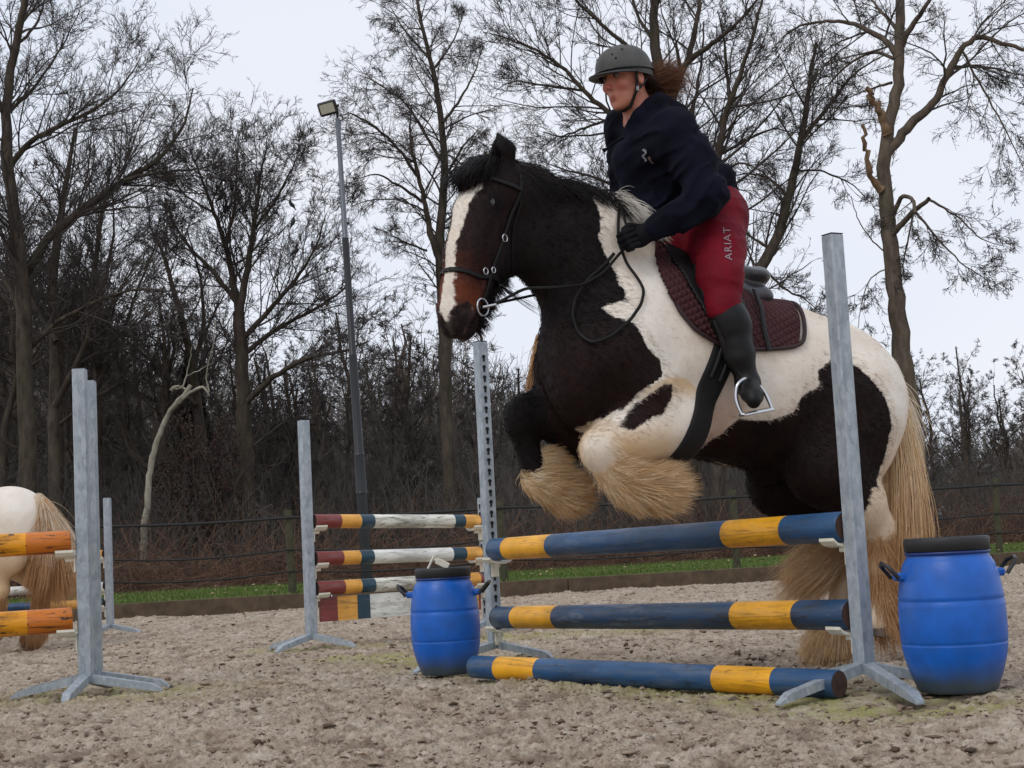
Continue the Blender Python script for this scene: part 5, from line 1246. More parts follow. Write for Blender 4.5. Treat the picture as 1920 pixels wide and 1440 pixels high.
n = 5600; fr0 = [hp(-.03, -.05, .06), hp(-.03, .05, .06), hp(.03, .03, .09), hp(.03, -.06, .09)]; Q, o_, u = seg_pts(rs, fr0, n, .035)
d = np.tile(hn * .7 + ha * .55, (n, 1)) + hl * rs.uniform(-.7, .7, (n, 1)) + np.array([0, 0, .1]); C = locks(rs, Q, d, rs.uniform(.07, .16, n), 9, .06, tuple(ha * .18), .15); strands('forelock', C, np.full(n, .0018), M_blackhair, hroot)
n = 1800; Q, o_, u = seg_pts(rs, [hp(.30, 0, -.14), hp(.42, 0, -.10), hp(.56, 0, -.08)], n, .02); C = locks(rs, Q, np.tile(np.array([-.45, 0, -.8]), (n, 1)), rs.uniform(.03, .10, n), 7, .06, (-.08, 0, -.05), .15); strands('beard', C, np.full(n, .0014), M_blackhair, hroot)
n = 16; C = locks(rs, np.tile(hp(.36, .0, -.13), (n, 1)), np.tile(np.array([-.85, 0, -.6]), (n, 1)), rs.uniform(.2, .30, n), 8, .05, (-.02, 0, .01), .08); strands('beard', C, np.full(n, .0014), M_blackhair, hroot)
tp = [H(1655, 700, .05), H(1668, 740, .05), H(1680, 790, .05)]
n = 14000; Q, o_, u = seg_pts(rs, tp, n, .055, 0, .8); d = np.stack([rs.uniform(-.08, .12, n), rs.uniform(-.3, .3, n), rs.uniform(-1.0, -.7, n)], 1); C = locks(rs, Q, d, rs.uniform(.55, 1.0, n), 14, .055, (.020, 0, -.06), .035); strands('tail', C, np.full(n, .0015), M_blond, hroot)
n = 7500; Q, o_, u = seg_pts(rs, tp, n, .05, 0, .9); d = np.stack([rs.uniform(-.08, .2, n), rs.uniform(-.25, .25, n), rs.uniform(-1.0, -.7, n)], 1); C = locks(rs, Q, d, rs.uniform(.7, 1.08, n), 14, .055, (.008, 0, -.06), .04); strands('tail', C, np.full(n, .0015), M_tan, hroot)
n = 420; Q, o_, u = seg_pts(rs, tp, n, .05, .1, .7); d = np.stack([rs.uniform(-.6, -.3, n), rs.uniform(-.3, .3, n), rs.uniform(-.8, -.3, n)], 1); C = locks(rs, Q, d, rs.uniform(.2, .36, n), 10, .05, (.02, 0, -.11), .1); strands('tail', C, np.full(n, .0018), M_cream, hroot)
# whorl of longer coat over the chest in front (pale tuft behind the far shoulder)
n = 500; Q, o_, u = seg_pts(rs, [H(1018, 630, -.25), H(1012, 690, -.25)], n, .03); C = locks(rs, Q, np.tile(np.array([.2, -.3, -.8]), (n, 1)), rs.uniform(.08, .2, n), 7, .05, (-.03, 0, -.05), .1); strands('chest_tuft', C, np.full(n, .0024), M_tan, hroot)
# ------------------------------------------------------------------ saddlery
def leather(name, rgb, rough=.55): return plain(name, rgb, rough, 0, .3, .3, 26, .12)
M_leather = leather('black_leather', (20, 18, 20)); M_leather2 = leather('black_bridle_leather', (12, 10, 10), .6); M_boot = leather('black_boot_leather', (12, 12, 13), .5)
M_steel = plain('bright_steel', (206, 208, 212), .22, .9, .5, .06, 20, 0)
def hcast(o, d, bv=None):
    h = (bv or HBVH).ray_cast(Vector(tuple(o)), Vector(tuple(d)).normalized()); return h[0], h[1]
def surf(px, py, off, bv=None):
    d = HI.to_3x3() @ ray(px, py); p, n_ = hcast(hcam, d, bv)
    if p is None: return None
    return np.array(p + n_ * off)
ax_b = norm((H(1560, 640) - H(1230, 480))[None])[0]; up_b = np.array([-ax_b[2], 0, ax_b[0]]); up_b = up_b if up_b[2] > 0 else -up_b
def around(c, ax, up, u, th, off, bv=None):
    """point on the body at distance u along ax from c, at angle th from 'up' round the axis"""
    c = np.array(c) + np.array(ax) * u; d = np.array(up) * math.cos(th) + np.array([0, 1, 0]) * math.sin(th); p, n_ = hcast(c + d * 1.3, -d, bv)
    return None if p is None else np.array(p) + np.array(n_) * off
def wrap_sheet(name, c, us, ths, off, mask, mat, parent, thick, ax=None, up=None):
    ax = ax_b if ax is None else ax; up = up_b if up is None else up
    P = []; ok = []
    for u in us:
        for th in ths:
            p = around(c, ax, up, u, th, off); ok.append(p is not None and mask(p)); P.append(p if p is not None else (0, 0, 0))
    n = len(ths); F = [(i * n + j, i * n + j + 1, (i + 1) * n + j + 1, (i + 1) * n + j) for i in range(len(us) - 1) for j in range(n - 1) if all(ok[k] for k in (i * n + j, i * n + j + 1, (i + 1) * n + j + 1, (i + 1) * n + j))]
    used_ = sorted({k for f in F for k in f}); mp_ = {k: i for i, k in enumerate(used_)}
    o = mesh_np(name, [P[k] for k in used_], [[mp_[k] for k in f] for f in F], mat, parent)
    m = o.modifiers.new('thick', 'SOLIDIFY'); m.thickness = thick; m.offset = 1; return o
bc = H(1370, 700)
def mask_of(poly, y, top=True):
    P = side_poly(poly, y); P = np.array(P)
    return lambda p: float(poly_sd(P, np.array([p[0]]), np.array([p[2]]))[0]) > 0
# --- saddle cloth
PADLINE = [(1256, 470), (1250, 510), (1256, 550), (1272, 585), (1302, 620), (1342, 645), (1385, 657), (1440, 657), (1486, 654), (1503, 645), (1506, 628), (1494, 603), (1474, 588)]
Pp = [(1290, 250)] + PADLINE + [(1452, 560), (1430, 300)]
def ucoord(p): return float((np.array(p) - bc) @ ax_b)
PADLINE = PADLINE[:-2]
rear, fro = H(1506, 628, .30), H(1256, 470, .28); Pxz = [tuple((fro + up_b * .8)[[0, 2]])] + side_poly(PADLINE, .30) + [tuple((rear + up_b * .8)[[0, 2]])]
mk = lambda p: float(poly_sd(Pxz, np.array([p[0]]), np.array([p[2]]))[0]) > 0
t = NT('quilted_cloth', .85, 0, .2); mpn = t.n.new('ShaderNodeMapping'); t.l.new(t.tc.outputs['Object'], mpn.inputs['Vector']); mpn.inputs['Rotation'].default_value = (0, R(-22), 0)
def wave(axis, s):
    w = t.n.new('ShaderNodeTexWave'); w.wave_type = 'BANDS'; w.bands_direction = axis; w.inputs['Scale'].default_value = s; w.inputs['Distortion'].default_value = .3; t.l.new(mpn.outputs[0], w.inputs['Vector']); return w.outputs['Fac']
q = t.math('MULTIPLY', t.math('POWER', wave('X', 11), .4), t.math('POWER', wave('Z', 11), .4)); t.bump(q, .9, .012)
t.color(t.mix(t.ramp(t.noise(5, 4), [(.3, 0.0), (.7, 1.0)]), lin((58, 30, 34)), lin((80, 46, 48)))); M_quilt = t.m
padroot = empty('saddle_cloth', tuple(HB), HRZ)
us = np.arange(-.62, .62, .009); ths = np.radians(np.arange(-92, 92.1, 1.6))
wrap_sheet('quilted_panel', bc, us, ths, .012, mk, M_quilt, padroot, .012)
mb = MB(); trim = []
for px, py in PADLINE:
    s_ = surf(px, py, .016); 
    if s_ is not None: trim.append(s_)
c_ = ucoord(trim[-1]); e_ = trim[-1] - bc - ax_b * c_; th_ = math.atan2(e_[1], e_ @ up_b); trim += [around(bc, ax_b, up_b, c_, a, .016) for a in np.linspace(th_ * .85, 0, 6)]
Kt, Rt_, _ = resample(trim, np.full(len(trim), .007), 90, np.random.RandomState(1), 0); mb.tube(Kt, .010, 8)
mb.build('binding', plain('dark_binding', (48, 26, 30), .7, var=.15), padroot)
tag(padroot, 'dark maroon quilted saddle cloth under the black saddle', 'saddle cloth')
# --- saddle
sroot = empty('saddle', tuple(HB), HRZ)
SVv = Vol(); SB = rotY(18)
SVv.ell(H(1335, 505), (.26, .13, .06), SB, .05); SVv.ell(H(1395, 524), (.10, .165, .045), rotY(2), .04); SVv.cone(H(1425, 515, -.10), H(1425, 515, .10), .030, .030, .03); SVv.ell(H(1275, 468), (.06, .08, .05), SB, .04)
for s in (1, -1): SVv.ell(H(1418, 552, .085 * s), (.085, .06, .048), rotY(10), .02); SVv.ell(H(1380, 545, .10 * s), (.12, .07, .05), rotY(18), .03)
v, q_ = SVv.mesh(.008, None, 1); mesh_np('seat', v, q_, plain('black_leather_grey_sheen', (62, 62, 66), .3, 0, .5, .2, 20, .06), sroot)  # seat is black leather; its grey highlight is put into the base colour
FL = [(1283, 440), (1290, 500), (1306, 560), (1330, 620), (1352, 655), (1392, 668), (1412, 640), (1410, 590), (1400, 540), (1392, 440)]
wrap_sheet('flap', bc, us, np.radians(np.arange(10, 92, 1.5)), .032, mask_of(FL, .32), M_leather, sroot, .008)
wrap_sheet('flap', bc, us, np.radians(np.arange(-92, -10, 1.5)), .032, mask_of(FL, .32), M_leather, sroot, .008)
kr = [surf(px, py, .05) for px, py in ((1292, 480), (1300, 520), (1312, 560), (1328, 600))]; mb = MB(); mb.tube(kr, [.015, .022, .022, .012], 10); mb.build('knee_roll', M_leather, sroot)
# girth round the chest
ga, gb = H(1356, 655, .3), H(1312, 785, .3); gup = norm((ga - gb)[None])[0]; gup[1] = 0; gax = np.array([gup[2], 0, -gup[0]]); gc = H(1318, 690)
gc = (H(1340, 700, .3) * 1.0); gc[1] = 0
wrap_sheet('girth', gc, np.linspace(-.055, .055, 8), np.radians(np.arange(70, 291, 2.5)), .010, lambda p: True, plain('black_girth', (14, 12, 14), .85, var=.2), sroot, .012, gax, gup)
for k in (-.022, .022):
    P = [around(gc, gax, gup, k, R(a), .028) for a in range(50, 96, 5)]; mb = MB(); mb.tube(P, .013, 6, flat=.3, up=(0, 1, 0)); mb.build('girth_strap', M_leather, sroot)
# stirrup leather behind the leg, hanging strap and the irons
lp = [surf(px, py, .05) for px, py in ((1375, 560), (1388, 600))] + [H(1394, 650, .40), H(1397, 700, .43)]
mb = MB(); mb.tube([H(1340, 600, .39), H(1368, 660, .40), H(1396, 712, .43)], .014, 6, flat=.25, up=(0, 1, 0)); mb.build('stirrup_leather', M_leather, sroot)
mb = MB(); mb.tube([surf(1400, 558, .05), surf(1412, 590, .05), surf(1425, 625, .035), surf(1436, 662, .03)], .013, 6, flat=.3, up=(0, 1, 0)); mb.build('hanging_strap', M_leather, sroot)
def iron(y, sgn):
    c = lambda px, py, dy=0: H(px, py, y + dy) if sgn > 0 else H(px, py, y + dy) * np.array([1, 1, 1])
    if sgn > 0: pts = [c(1391, 712), c(1381, 722), c(1379, 745, .0), c(1385, 765, .01), c(1392, 778, .02)]; pts2 = [c(1396, 710), c(1416, 715), c(1434, 735), c(1443, 755, .01), c(1447, 766, .02)]; tr_ = [c(1390, 779, .02), c(1448, 768, .02)]
    else:
        A = [(1391, 712), (1381, 722), (1379, 745), (1385, 765), (1392, 778)]; B_ = [(1396, 710), (1416, 715), (1434, 735), (1443, 755), (1447, 766)]
        f = lambda q: H(q[0], q[1], .44) * np.array([1, 0, 1]) + np.array([0, y, 0]); pts = [f(q) for q in A]; pts2 = [f(q) for q in B_]; tr_ = [f((1390, 779)), f((1448, 768))]
    mb = MB(); mb.tube(resample([pts2[0]] + pts, np.full(6, .008), 14, np.random.RandomState(0), 0)[0], .0085, 10); mb.tube(resample(pts2, np.full(5, .008), 14, np.random.RandomState(0), 0)[0], .0085, 10)
    a, b = Vector(tuple(tr_[0])), Vector(tuple(tr_[1])); d = b - a; q = d.to_track_quat('X', 'Z').to_matrix().to_4x4(); mb.box((a + b) / 2, (d.length, .05, .014), rot=q, bev=.004); mb.build('stirrup_iron', M_steel, sroot)
    mb = MB(); mb.box((a + b) / 2 + Vector((0, 0, .009)), (d.length * .8, .04, .006), rot=q, bev=.002); mb.build('tread', plain('pale_rubber', (150, 132, 108), .8, var=.15), sroot)
iron(.44, 1); iron(-.44, -1)
tag(sroot, 'black leather saddle with a grey shining cantle and steel stirrups', 'saddle')

# --- bridle and reins
broot = empty('bridle', tuple(HB), HRZ)
def hsurf(a, ang, off=.006, nc=-.03):
    c = hp(a, 0, nc); d = hl * math.sin(R(ang)) + hn * math.cos(R(ang)); p, n_ = hcast(c + d * (.185 if a > .35 else .30), -d)
    return np.array(p) + np.array(n_) * off if p is not None else c
def strap(name, pts, w, up=None, mat=None):
    K, RR, L = resample(pts, np.full(len(pts), w), max(10, len(pts) * 3), np.random.RandomState(1), 0)
    mb = MB(); n_ = len(K)
    # orient flat against the head: cross-section squashed along the outward direction
    vs = []; ctr = np.mean(K, axis=0)
    T = norm(np.gradient(K, axis=0))
    for i in range(n_):
        o_ = K[i] - hp(.3, 0, -.04); o_ = o_ - ha * (o_ @ ha); o_ = o_ / max(np.linalg.norm(o_), 1e-6); s_ = np.cross(T[i], o_); s_ /= max(np.linalg.norm(s_), 1e-6); o2_ = np.cross(s_, T[i])
        for k in range(8):
            an = 2 * math.pi * k / 8; vs.append(K[i] + s_ * math.cos(an) * w + o2_ * math.sin(an) * w * .32)
    mb.add(vs, [(i * 8 + k, i * 8 + (k + 1) % 8, i * 8 + 8 + (k + 1) % 8, i * 8 + 8 + k) for i in range(n_ - 1) for k in range(8)], 0, True); return mb.build(name, mat or M_leather2, broot)
for s in (1, -1):
    strap('cheekpiece', [hsurf(a, s * g) for a, g in ((-.0, 80), (.06, 92), (.14, 98), (.22, 98), (.30, 98), (.38, 100), (.46, 108), (.505, 112))], .011)
strap('noseband', [hsurf(.415 + .04 * math.cos(R(g)), g, .007) for g in range(-180, 181, 15)], .012)
strap('browband', [hsurf(.055 + .02 * math.cos(R(g)), g, .007) for g in range(-92, 93, 12)], .010)
strap('throatlash', [hsurf(a, g) for a, g in ((.02, 88), (.10, 104), (.20, 116), (.28, 128), (.33, 150))], .006)
strap('throatlash', [hsurf(a, -g) for a, g in ((.02, 88), (.10, 104), (.20, 116), (.28, 128), (.33, 150))], .006)
def ring(name, c, nrm, r, rr):
    c = np.array(c); nrm = np.array(nrm) / np.linalg.norm(nrm); u = np.cross(nrm, (0, 0, 1.)); u /= np.linalg.norm(u); v_ = np.cross(nrm, u); mb = MB()
    mb.tube([c + r * (math.cos(t_) * u + math.sin(t_) * v_) for t_ in np.linspace(0, 2 * math.pi, 25)], rr, 8, cap=False); mb.build(name, M_steel, broot)
for s in (1, -1):
    b_ = hsurf(.525, 112 * s, .012); ring('bit_ring', b_, hl * s, .036, .0045)
    ring('buckle', hsurf(.25, 98 * s, .010), hl * s, .016, .003); ring('buckle', hsurf(.405, 70 * s, .012), hl * s, .014, .003); ring('buckle', hsurf(.38, 100 * s, .012), hl * s, .012, .003)
mb = MB(); mb.tube([hsurf(.525, 112, .0), hp(.53, 0, -.04), hsurf(.525, -112, .0)], .008, 8); mb.build('bit', M_steel, broot)
def rein(name, pts, w):
    K, RR, L = resample(pts, np.full(len(pts), w), len(pts) * 6, np.random.RandomState(1), 0); mb = MB(); mb.tube(K, w, 8, flat=.35, up=(0, 1, 0)); mb.build(name, M_leather2, broot)
bit = hsurf(.525, 112, .012)
def sf(px, py, off=.02):
    p = surf(px, py, off); return p if p is not None else H(px, py, .22)
rein('rein', [bit + hl * .0 + np.array([-.03, 0, 0]), H(985, 540, .20), H(1040, 539, .25), sf(1095, 535, .02), sf(1130, 514, .02), sf(1155, 482), H(1182, 455, .25)], .0065)
rein('rein', [H(1182, 450, .24), sf(1157, 385, .02), sf(1154, 420), sf(1155, 455), sf(1172, 500), sf(1192, 525), sf(1206, 548), sf(1200, 575), sf(1180, 605), sf(1145, 635), sf(1112, 646), sf(1088, 628), sf(1077, 595), sf(1080, 560), sf(1102, 525), sf(1130, 500), sf(1148, 478)], .0075)
mb = MB(); mb.tube([bit, bit + np.array([-.06, .0, .012])], .006, 8); mb.build('rein_clip', M_steel, broot)
rein('rein', [hsurf(.525, -112, .012), H(1040, 545, -.28), H(1110, 500, -.28), H(1182, 448, -.12)], .006)
tag(broot, 'black bridle with steel rings and reins on the head of the jumping horse', 'bridle')
# ------------------------------------------------------------------ the rider
proot = empty('person', tuple(HB), HRZ)
ry = R(20); rpit = R(-9); f0 = np.array([math.cos(ry), math.sin(ry), 0]); RFf = f0 * math.cos(rpit) + np.array([0, 0, 1]) * math.sin(rpit); RFl = np.cross([0, 0, 1], f0); RFu = np.cross(RFf, RFl)
RK = 1.10; RO = H(1170, 147, .04); RF = Frame(RO, RFf, RFl, RFu)
def rp(f, l, u): return RF.p(f * RK, l * RK, u * RK)
neck0 = H(1212, 232, .01); sN, sF = H(1262, 252, .19), H(1172, 246, -.15)
hipN, hipF = H(1345, 425, .10), H(1325, 425, -.10); kneeN, kneeF = H(1356, 568, .36), H(1300, 560, -.36); ankN = H(1402, 716, .40); ankF = ankN * np.array([1, -1, 1])
elN, elF = H(1322, 365, .32), H(1178, 365, -.26); wrN, wrF = H(1222, 432, .24), H(1215, 430, -.08); haN, haF = H(1192, 446, .22), H(1190, 440, -.06)
toeN = ankN + np.array([.05, .12, -.080]); toeF = toeN * np.array([1, -1, 1])
B = Vol(); Bk = SV(B, RK); M = RF.M
Bk.ell(rp(-.015, 0, .035), (.098, .077, .095), M, .02); Bk.ell(rp(.03, 0, -.035), (.060, .054, .088), M, .03)
Bk.ell(rp(.043, 0, -.088), (.038, .039, .034), M, .025); Bk.ell(rp(.070, 0, -.116), (.017, .017, .015), M, .02)
Bk.cone(rp(-.01, .048, -.06), rp(.05, .020, -.108), .018, .014, .025); Bk.cone(rp(-.01, -.048, -.06), rp(.05, -.020, -.108), .018, .014, .025)
for s in (1, -1):
    Bk.ell(rp(.062, .040 * s, -.03), (.024, .022, .024), M, .02); Bk.ell(rp(.088, .030 * s, .008), (.014, .017, .010), M, .010, sub=True)
    Bk.cone(rp(.088, .012 * s, .026), rp(.078, .046 * s, .024), .008, .006, .012); Bk.ell(rp(-.012, .079 * s, -.015), (.020, .008, .032), M, .010); Bk.ell(rp(-.008, .088 * s, -.010), (.010, .005, .016), M, .006, sub=True)
    Bk.ell(rp(.101, .009 * s, -.044), (.008, .006, .006), M, .006)
Bk.cone(rp(.088, 0, .012), rp(.107, 0, -.038), .008, .0095, .012); Bk.ell(rp(.090, 0, -.076), (.010, .022, .0045), M, .008); Bk.ell(rp(.088, 0, -.088), (.010, .018, .005), M, .008); Bk.ell(rp(.098, 0, -.082), (.008, .02, .0018), M, .003, sub=True)
B.chain([rp(-.03, 0, -.05), rp(-.04, 0, -.10), neck0], [.062, .058, .065], .03)
B.chain([neck0, H(1235, 270), H(1290, 350), H(1335, 415)], [.09, .145, .13, .15], .06, 1.15); B.cone(sN, sF, .06, .06, .06)
B.chain([sN, elN, wrN], [.058, .045, .030], .03); B.chain([sF, elF, wrF], [.058, .045, .030], .03)
B.chain([hipN, kneeN, ankN], [.11, .06, .042], .04); B.chain([hipF, kneeF, ankF], [.11, .06, .042], .04)
B.cone(ankN, toeN, .038, .03, .02); B.cone(ankF, toeF, .038, .03, .02)
def hand(V, w, h_, sgn, k=1.0):
    """fist round the rein: palm, four bent fingers of unequal length, thumb from the side of the palm on top"""
    d = norm((h_ - w)[None])[0]; up = np.array([0, 0, 1.]); up = up - d * (up @ d); up /= np.linalg.norm(up); side = np.cross(d, up) * (1 if sgn > 0 else -1)
    pc = w + d * .055 * k; F = Frame(pc, d, up, side); V.ell(F.p(0, 0, 0), (.045 * k, .040 * k, .019 * k), F.M, .015); V.cone(w, pc, .030 * k, .03 * k, .02)
    for i, (u, L) in enumerate(((.029, .98), (.010, 1.06), (-.010, 1.0), (-.028, .84))):
        a = F.p(.036 * k, u * k, .004); b = F.p(.036 * k + .030 * k * L, u * k, -.016 * k * sgn * 1); c = F.p(.034 * k + .018 * k * L, u * k, -.044 * k); e = F.p(.018 * k, u * k, -.042 * k)
        b = F.p(.066 * k * L, u * k, -.012 * k); V.chain([a, b, c, e], [.0105 * k, .0100 * k, .0095 * k, .0085 * k], .004)
    V.chain([F.p(-.012 * k, .030 * k, -.008), F.p(.018 * k, .047 * k, -.024 * k), F.p(.046 * k, .042 * k, -.036 * k)], [.013 * k, .011 * k, .009 * k], .005)
hand(B, wrN, haN, 1, .62); hand(B, wrF, haF, -1, .62)
bv_, bq_ = B.mesh(.0068, None, 1)
hcc = (bv_ - RF.o) @ RF.M / RK
fl = np.maximum(np.clip(1 - np.linalg.norm((hcc - np.array([.07, .04, -.035])) / np.array([.04, .03, .03]), axis=1), 0, 1), np.clip(1 - np.linalg.norm((hcc - np.array([.07, -.04, -.035])) / np.array([.04, .03, .03]), axis=1), 0, 1)); fl = np.maximum(fl, np.clip(1.3 - np.linalg.norm((hcc - np.array([.11, 0, -.035])) / np.array([.03, .02, .02]), axis=1), 0, .8))
lipm = np.clip(1.25 - np.linalg.norm((hcc - np.array([.096, 0, -.082])) / np.array([.018, .022, .011]), axis=1), 0, .5) * 1.1
t = NT('skin', .5, 0, .4); c = t.ramp(t.noise(16, 4), [(.3, lin((176, 112, 92))), (.7, lin((196, 132, 110)))]); c = t.mix(t.math('MULTIPLY', t.attr('flush'), .8), c, lin((182, 84, 74))); c = t.mix(t.attr('lips'), c, lin((138, 56, 54)))
t.color(c); t.b.inputs['Subsurface Weight'].default_value = .08; t.b.inputs['Subsurface Radius'].default_value = (.01, .004, .002)
mesh_np('body', bv_, bq_, t.m, proot, True, {'flush': fl, 'lips': lipm})
for s in (1, -1):
    v, q_ = Vol().ell(rp(.074, .030 * s, .006), np.array((.0135, .0135, .0125)) * RK, M, .01).mesh(.0022); e_ = mesh_np('eye', v, q_, plain('eye_white', (120, 108, 102), .4, var=.03, bump=0), proot)
    v, q_ = Vol().ell(rp(.0845, .028 * s, .005), np.array((.0045, .0068, .0068)) * RK, M, .01).mesh(.0016); mesh_np('iris', v, q_, plain('dark_iris', (38, 26, 20), .15, var=.05, bump=0), e_)
    rs = np.random.RandomState(3); n = 160; b = np.array([rp(.094, (.012 + .036 * u) * s, .026 + .006 * math.sin(u * 3)) for u in rs.rand(n)]); C = locks(rs, b, np.tile(RFl * s + RFf * .2, (n, 1)), np.full(n, .016), 4, .05, (0, 0, 0), .15); strands('eyebrow', C, np.full(n, .0009), M_tan if False else hair_material('brow_hair', (48, 32, 24), (62, 42, 30), (76, 52, 38)), proot)
# --- hoodie
def cloth(name, rgb, rough=.9, sc=7, bmp=.5, rgb2=None):
    t = NT(name, rough, 0, .15); f_ = t.noise(sc, 4, .5, (1, 1, .6), dist=.6); t.color(t.ramp(f_, [(.3, lin(rgb)), (.7, lin(rgb2 or tuple(min(255, v * 1.25) for v in rgb)))])); t.bump(f_, bmp, .05); t.bump(t.noise(260, 2), .15, .002)
    return t.m
M_hood = cloth('navy_sweatshirt', (9, 10, 21), .95, 6, .7, (16, 18, 34)); M_breech = cloth('red_breeches', (94, 9, 25), .7, 7, .45, (116, 14, 33))
Hd = Vol()
Hd.chain([H(1222, 240), H(1238, 290), H(1275, 350), H(1305, 400)], [.12, .165, .168, .165], .06, 1.08); Hd.cone(sN, sF, .095, .09, .07)
Hd.cone(H(1325, 345), H(1340, 380), .125, .10, .05, 1.25); Hd.cone(H(1215, 400, .0), H(1240, 430, .0), .09, .08, .05, 1.3); Hd.cone(H(1185, 300, -.05), H(1200, 390, -.05), .08, .08, .06)
Hd.chain([sN + np.array([0, .01, 0]), H(1300, 310, .27), elN], [.098, .088, .078], .07); Hd.chain([elN, H(1275, 405, .29), wrN], [.074, .064, .050], .05); Hd.ell(elN + np.array([-.0, 0, .0]), (.078, .070, .078), None, .05)
Hd.chain([sF, elF], [.095, .08], .04); Hd.chain([elF, wrF], [.08, .05], .03)
Hd.cone(H(1232, 204, -.08), H(1240, 200, .10), .048, .052, .03); Hd.cone(H(1252, 212, -.09), H(1268, 212, .09), .052, .052, .04); Hd.cone(H(1200, 220, .09), H(1232, 200, .10), .028, .045, .03); Hd.cone(H(1180, 228, -.02), H(1215, 206, -.09), .026, .045, .03); Hd.cone(H(1180, 233, .02), H(1202, 220, .09), .026, .030, .02)
Hd.cone(rp(.0, 0, -.06), rp(-.015, 0, -.16), .050, .056, .02, 1, True)
def folds(X):
    a = vnoise3(X * np.array([5, 5, 9]), 31) - .5; q = X @ np.array([[.8, 0, .6], [0, 1, 0], [-.6, 0, .8]]); b = vnoise3(q * np.array([6, 7, 20]) + a[..., None] * 3, 32); b = (1 - np.abs(2 * b - 1)) ** 2 - .4
    return a * .030 - b * .018
hv, hq = Hd.mesh(.0085, folds, 2); mesh_np('hoodie', hv, hq, M_hood, proot)
HDB = bvh_of(hv, hq)
# cuffs and drawstring
mb = MB(); d = wrN - elN; d = d / np.linalg.norm(d); mb.tube([wrN - d * .03, wrN + d * .025], [.050, .040], 16); mb.build('cuff', M_hood, proot)
mb = MB(); mb.tube([H(1170, 258, .14), H(1150, 268, .12), H(1138, 279, .11), H(1130, 283, .10)], [.006, .006, .006, .012], 8); mb.build('drawstring', M_hood, proot)
# --- breeches
Br = Vol(); Br.ell(H(1338, 408), (.125, .18, .135), rotY(20), .05); Br.ell(H(1352, 398, .07), (.10, .10, .12), rotY(10), .05); Br.ell(H(1352, 398, -.07), (.10, .10, .12), rotY(10), .05)
Br.chain([H(1345, 418, .13), H(1346, 470, .22), H(1350, 520, .31), kneeN + np.array([0, 0, -.02])], [.130, .102, .082, .070], .09); Br.chain([kneeN + np.array([0, 0, -.01]), kneeN * .85 + ankN * .15], [.072, .066], .03)
Br.chain([H(1320, 418, -.13), H(1290, 480, -.26), kneeF], [.135, .115, .08], .04); Br.chain([kneeF, kneeF * .8 + ankF * .2], [.08, .07], .03)
Br.cone(H(1260, 470, .06), H(1330, 430, .05), .07, .11, .04)
brv, brq = Br.mesh(.0085, lambda X: (vnoise3(X * np.array([7, 7, 12]), 41) - .5) * .008 - np.clip(1 - np.abs(vnoise3(X * np.array([6, 6, 24]), 43) - .5) * 7, 0, 1) * .005, 1); mesh_np('breeches', brv, brq, M_breech, proot); BRB = bvh_of(brv, brq)
# --- boots and gloves
def boot(k, a, t_, sg):
    V = Vol(); cf = k * .72 + a * .28; V.chain([k * .93 + a * .07, cf + np.array([-.012, 0, 0]), k * .35 + a * .65, a + np.array([0, 0, .0])], [.074, .070, .055, .047], .06)
    he = a + np.array([-.045, -.03 * sg, -.055]); V.cone(a, he, .050, .040, .02); V.chain([a + np.array([0, 0, -.02]), a * .5 + t_ * .5 + np.array([0, 0, -.008]), t_ + np.array([0, 0, -.006])], [.054, .042, .033], .02); V.ell(a * .25 + t_ * .75 + np.array([0, 0, -.004]), (.046, .050, .030), None, .02); V.chain([he + np.array([0, 0, -.012]), a * .45 + t_ * .55 + np.array([0, 0, -.018]), t_ + np.array([0, 0, -.012])], [.036, .036, .034], .008)
    v, q_ = V.mesh(.0065, lambda X: (vnoise3(X * np.array([10, 10, 26]), 51) - .5) * .006, 1); mesh_np('boot', v, q_, M_boot, proot)
boot(kneeN, ankN, toeN, 1); boot(kneeF, ankF, toeF, -1)
for w, h_, sg in ((wrN, haN, 1), (wrF, haF, -1)):
    V = Vol(); hand(V, w, h_, sg, 1.22); dd = norm((h_ - w)[None])[0]; V.cone(w - dd * .03, w + dd * .05, .038, .040, .02); v, q_ = V.mesh(.0048, None, 1); mesh_np('glove', v, q_, cloth('black_glove', (16, 16, 20), .8, 30, .2), proot)
# --- helmet
mb = MB(); nth, nph = 56, 22; cx, cz = -.012, .040
def shell(sc, ph1):
    vs = []
    for i in range(nph + 1):
        ph = ph1 * i / nph
        for k in range(nth):
            th = 2 * math.pi * k / nth; e_ = 1 + .06 * math.cos(th); dip = -.028 * (i / nph) ** 6 * (.5 - .5 * math.cos(th)) - .012 * (i / nph) ** 6
            vs.append(rp(cx + .131 * sc * math.sin(ph) * math.cos(th) * e_, .104 * sc * math.sin(ph) * math.sin(th), cz + .098 * sc * math.cos(ph) + dip))
    return vs
fs = [(i * nth + k, (i + 1) * nth + k, (i + 1) * nth + (k + 1) % nth, i * nth + (k + 1) % nth) for i in range(nph) for k in range(nth)]
o1, i1 = shell(1.0, R(100)), shell(.93, R(100)); mb.add(o1, fs, 0, True); mb.add(i1, [f[::-1] for f in fs], 0, True)
mb.add(o1[-nth:] + i1[-nth:], [(k, nth + k, nth + (k + 1) % nth, (k + 1) % nth) for k in range(nth)], 0)
tH = NT('matt_grey_helmet', .62, 0, .4); tH.color(tH.ramp(tH.noise(9, 4), [(.3, lin((62, 62, 60))), (.7, lin((84, 83, 80)))])); tH.bump(tH.noise(300, 2), .1, .001)
mb.build('helmet', tH.m, proot); helm = bpy.data.objects['helmet']
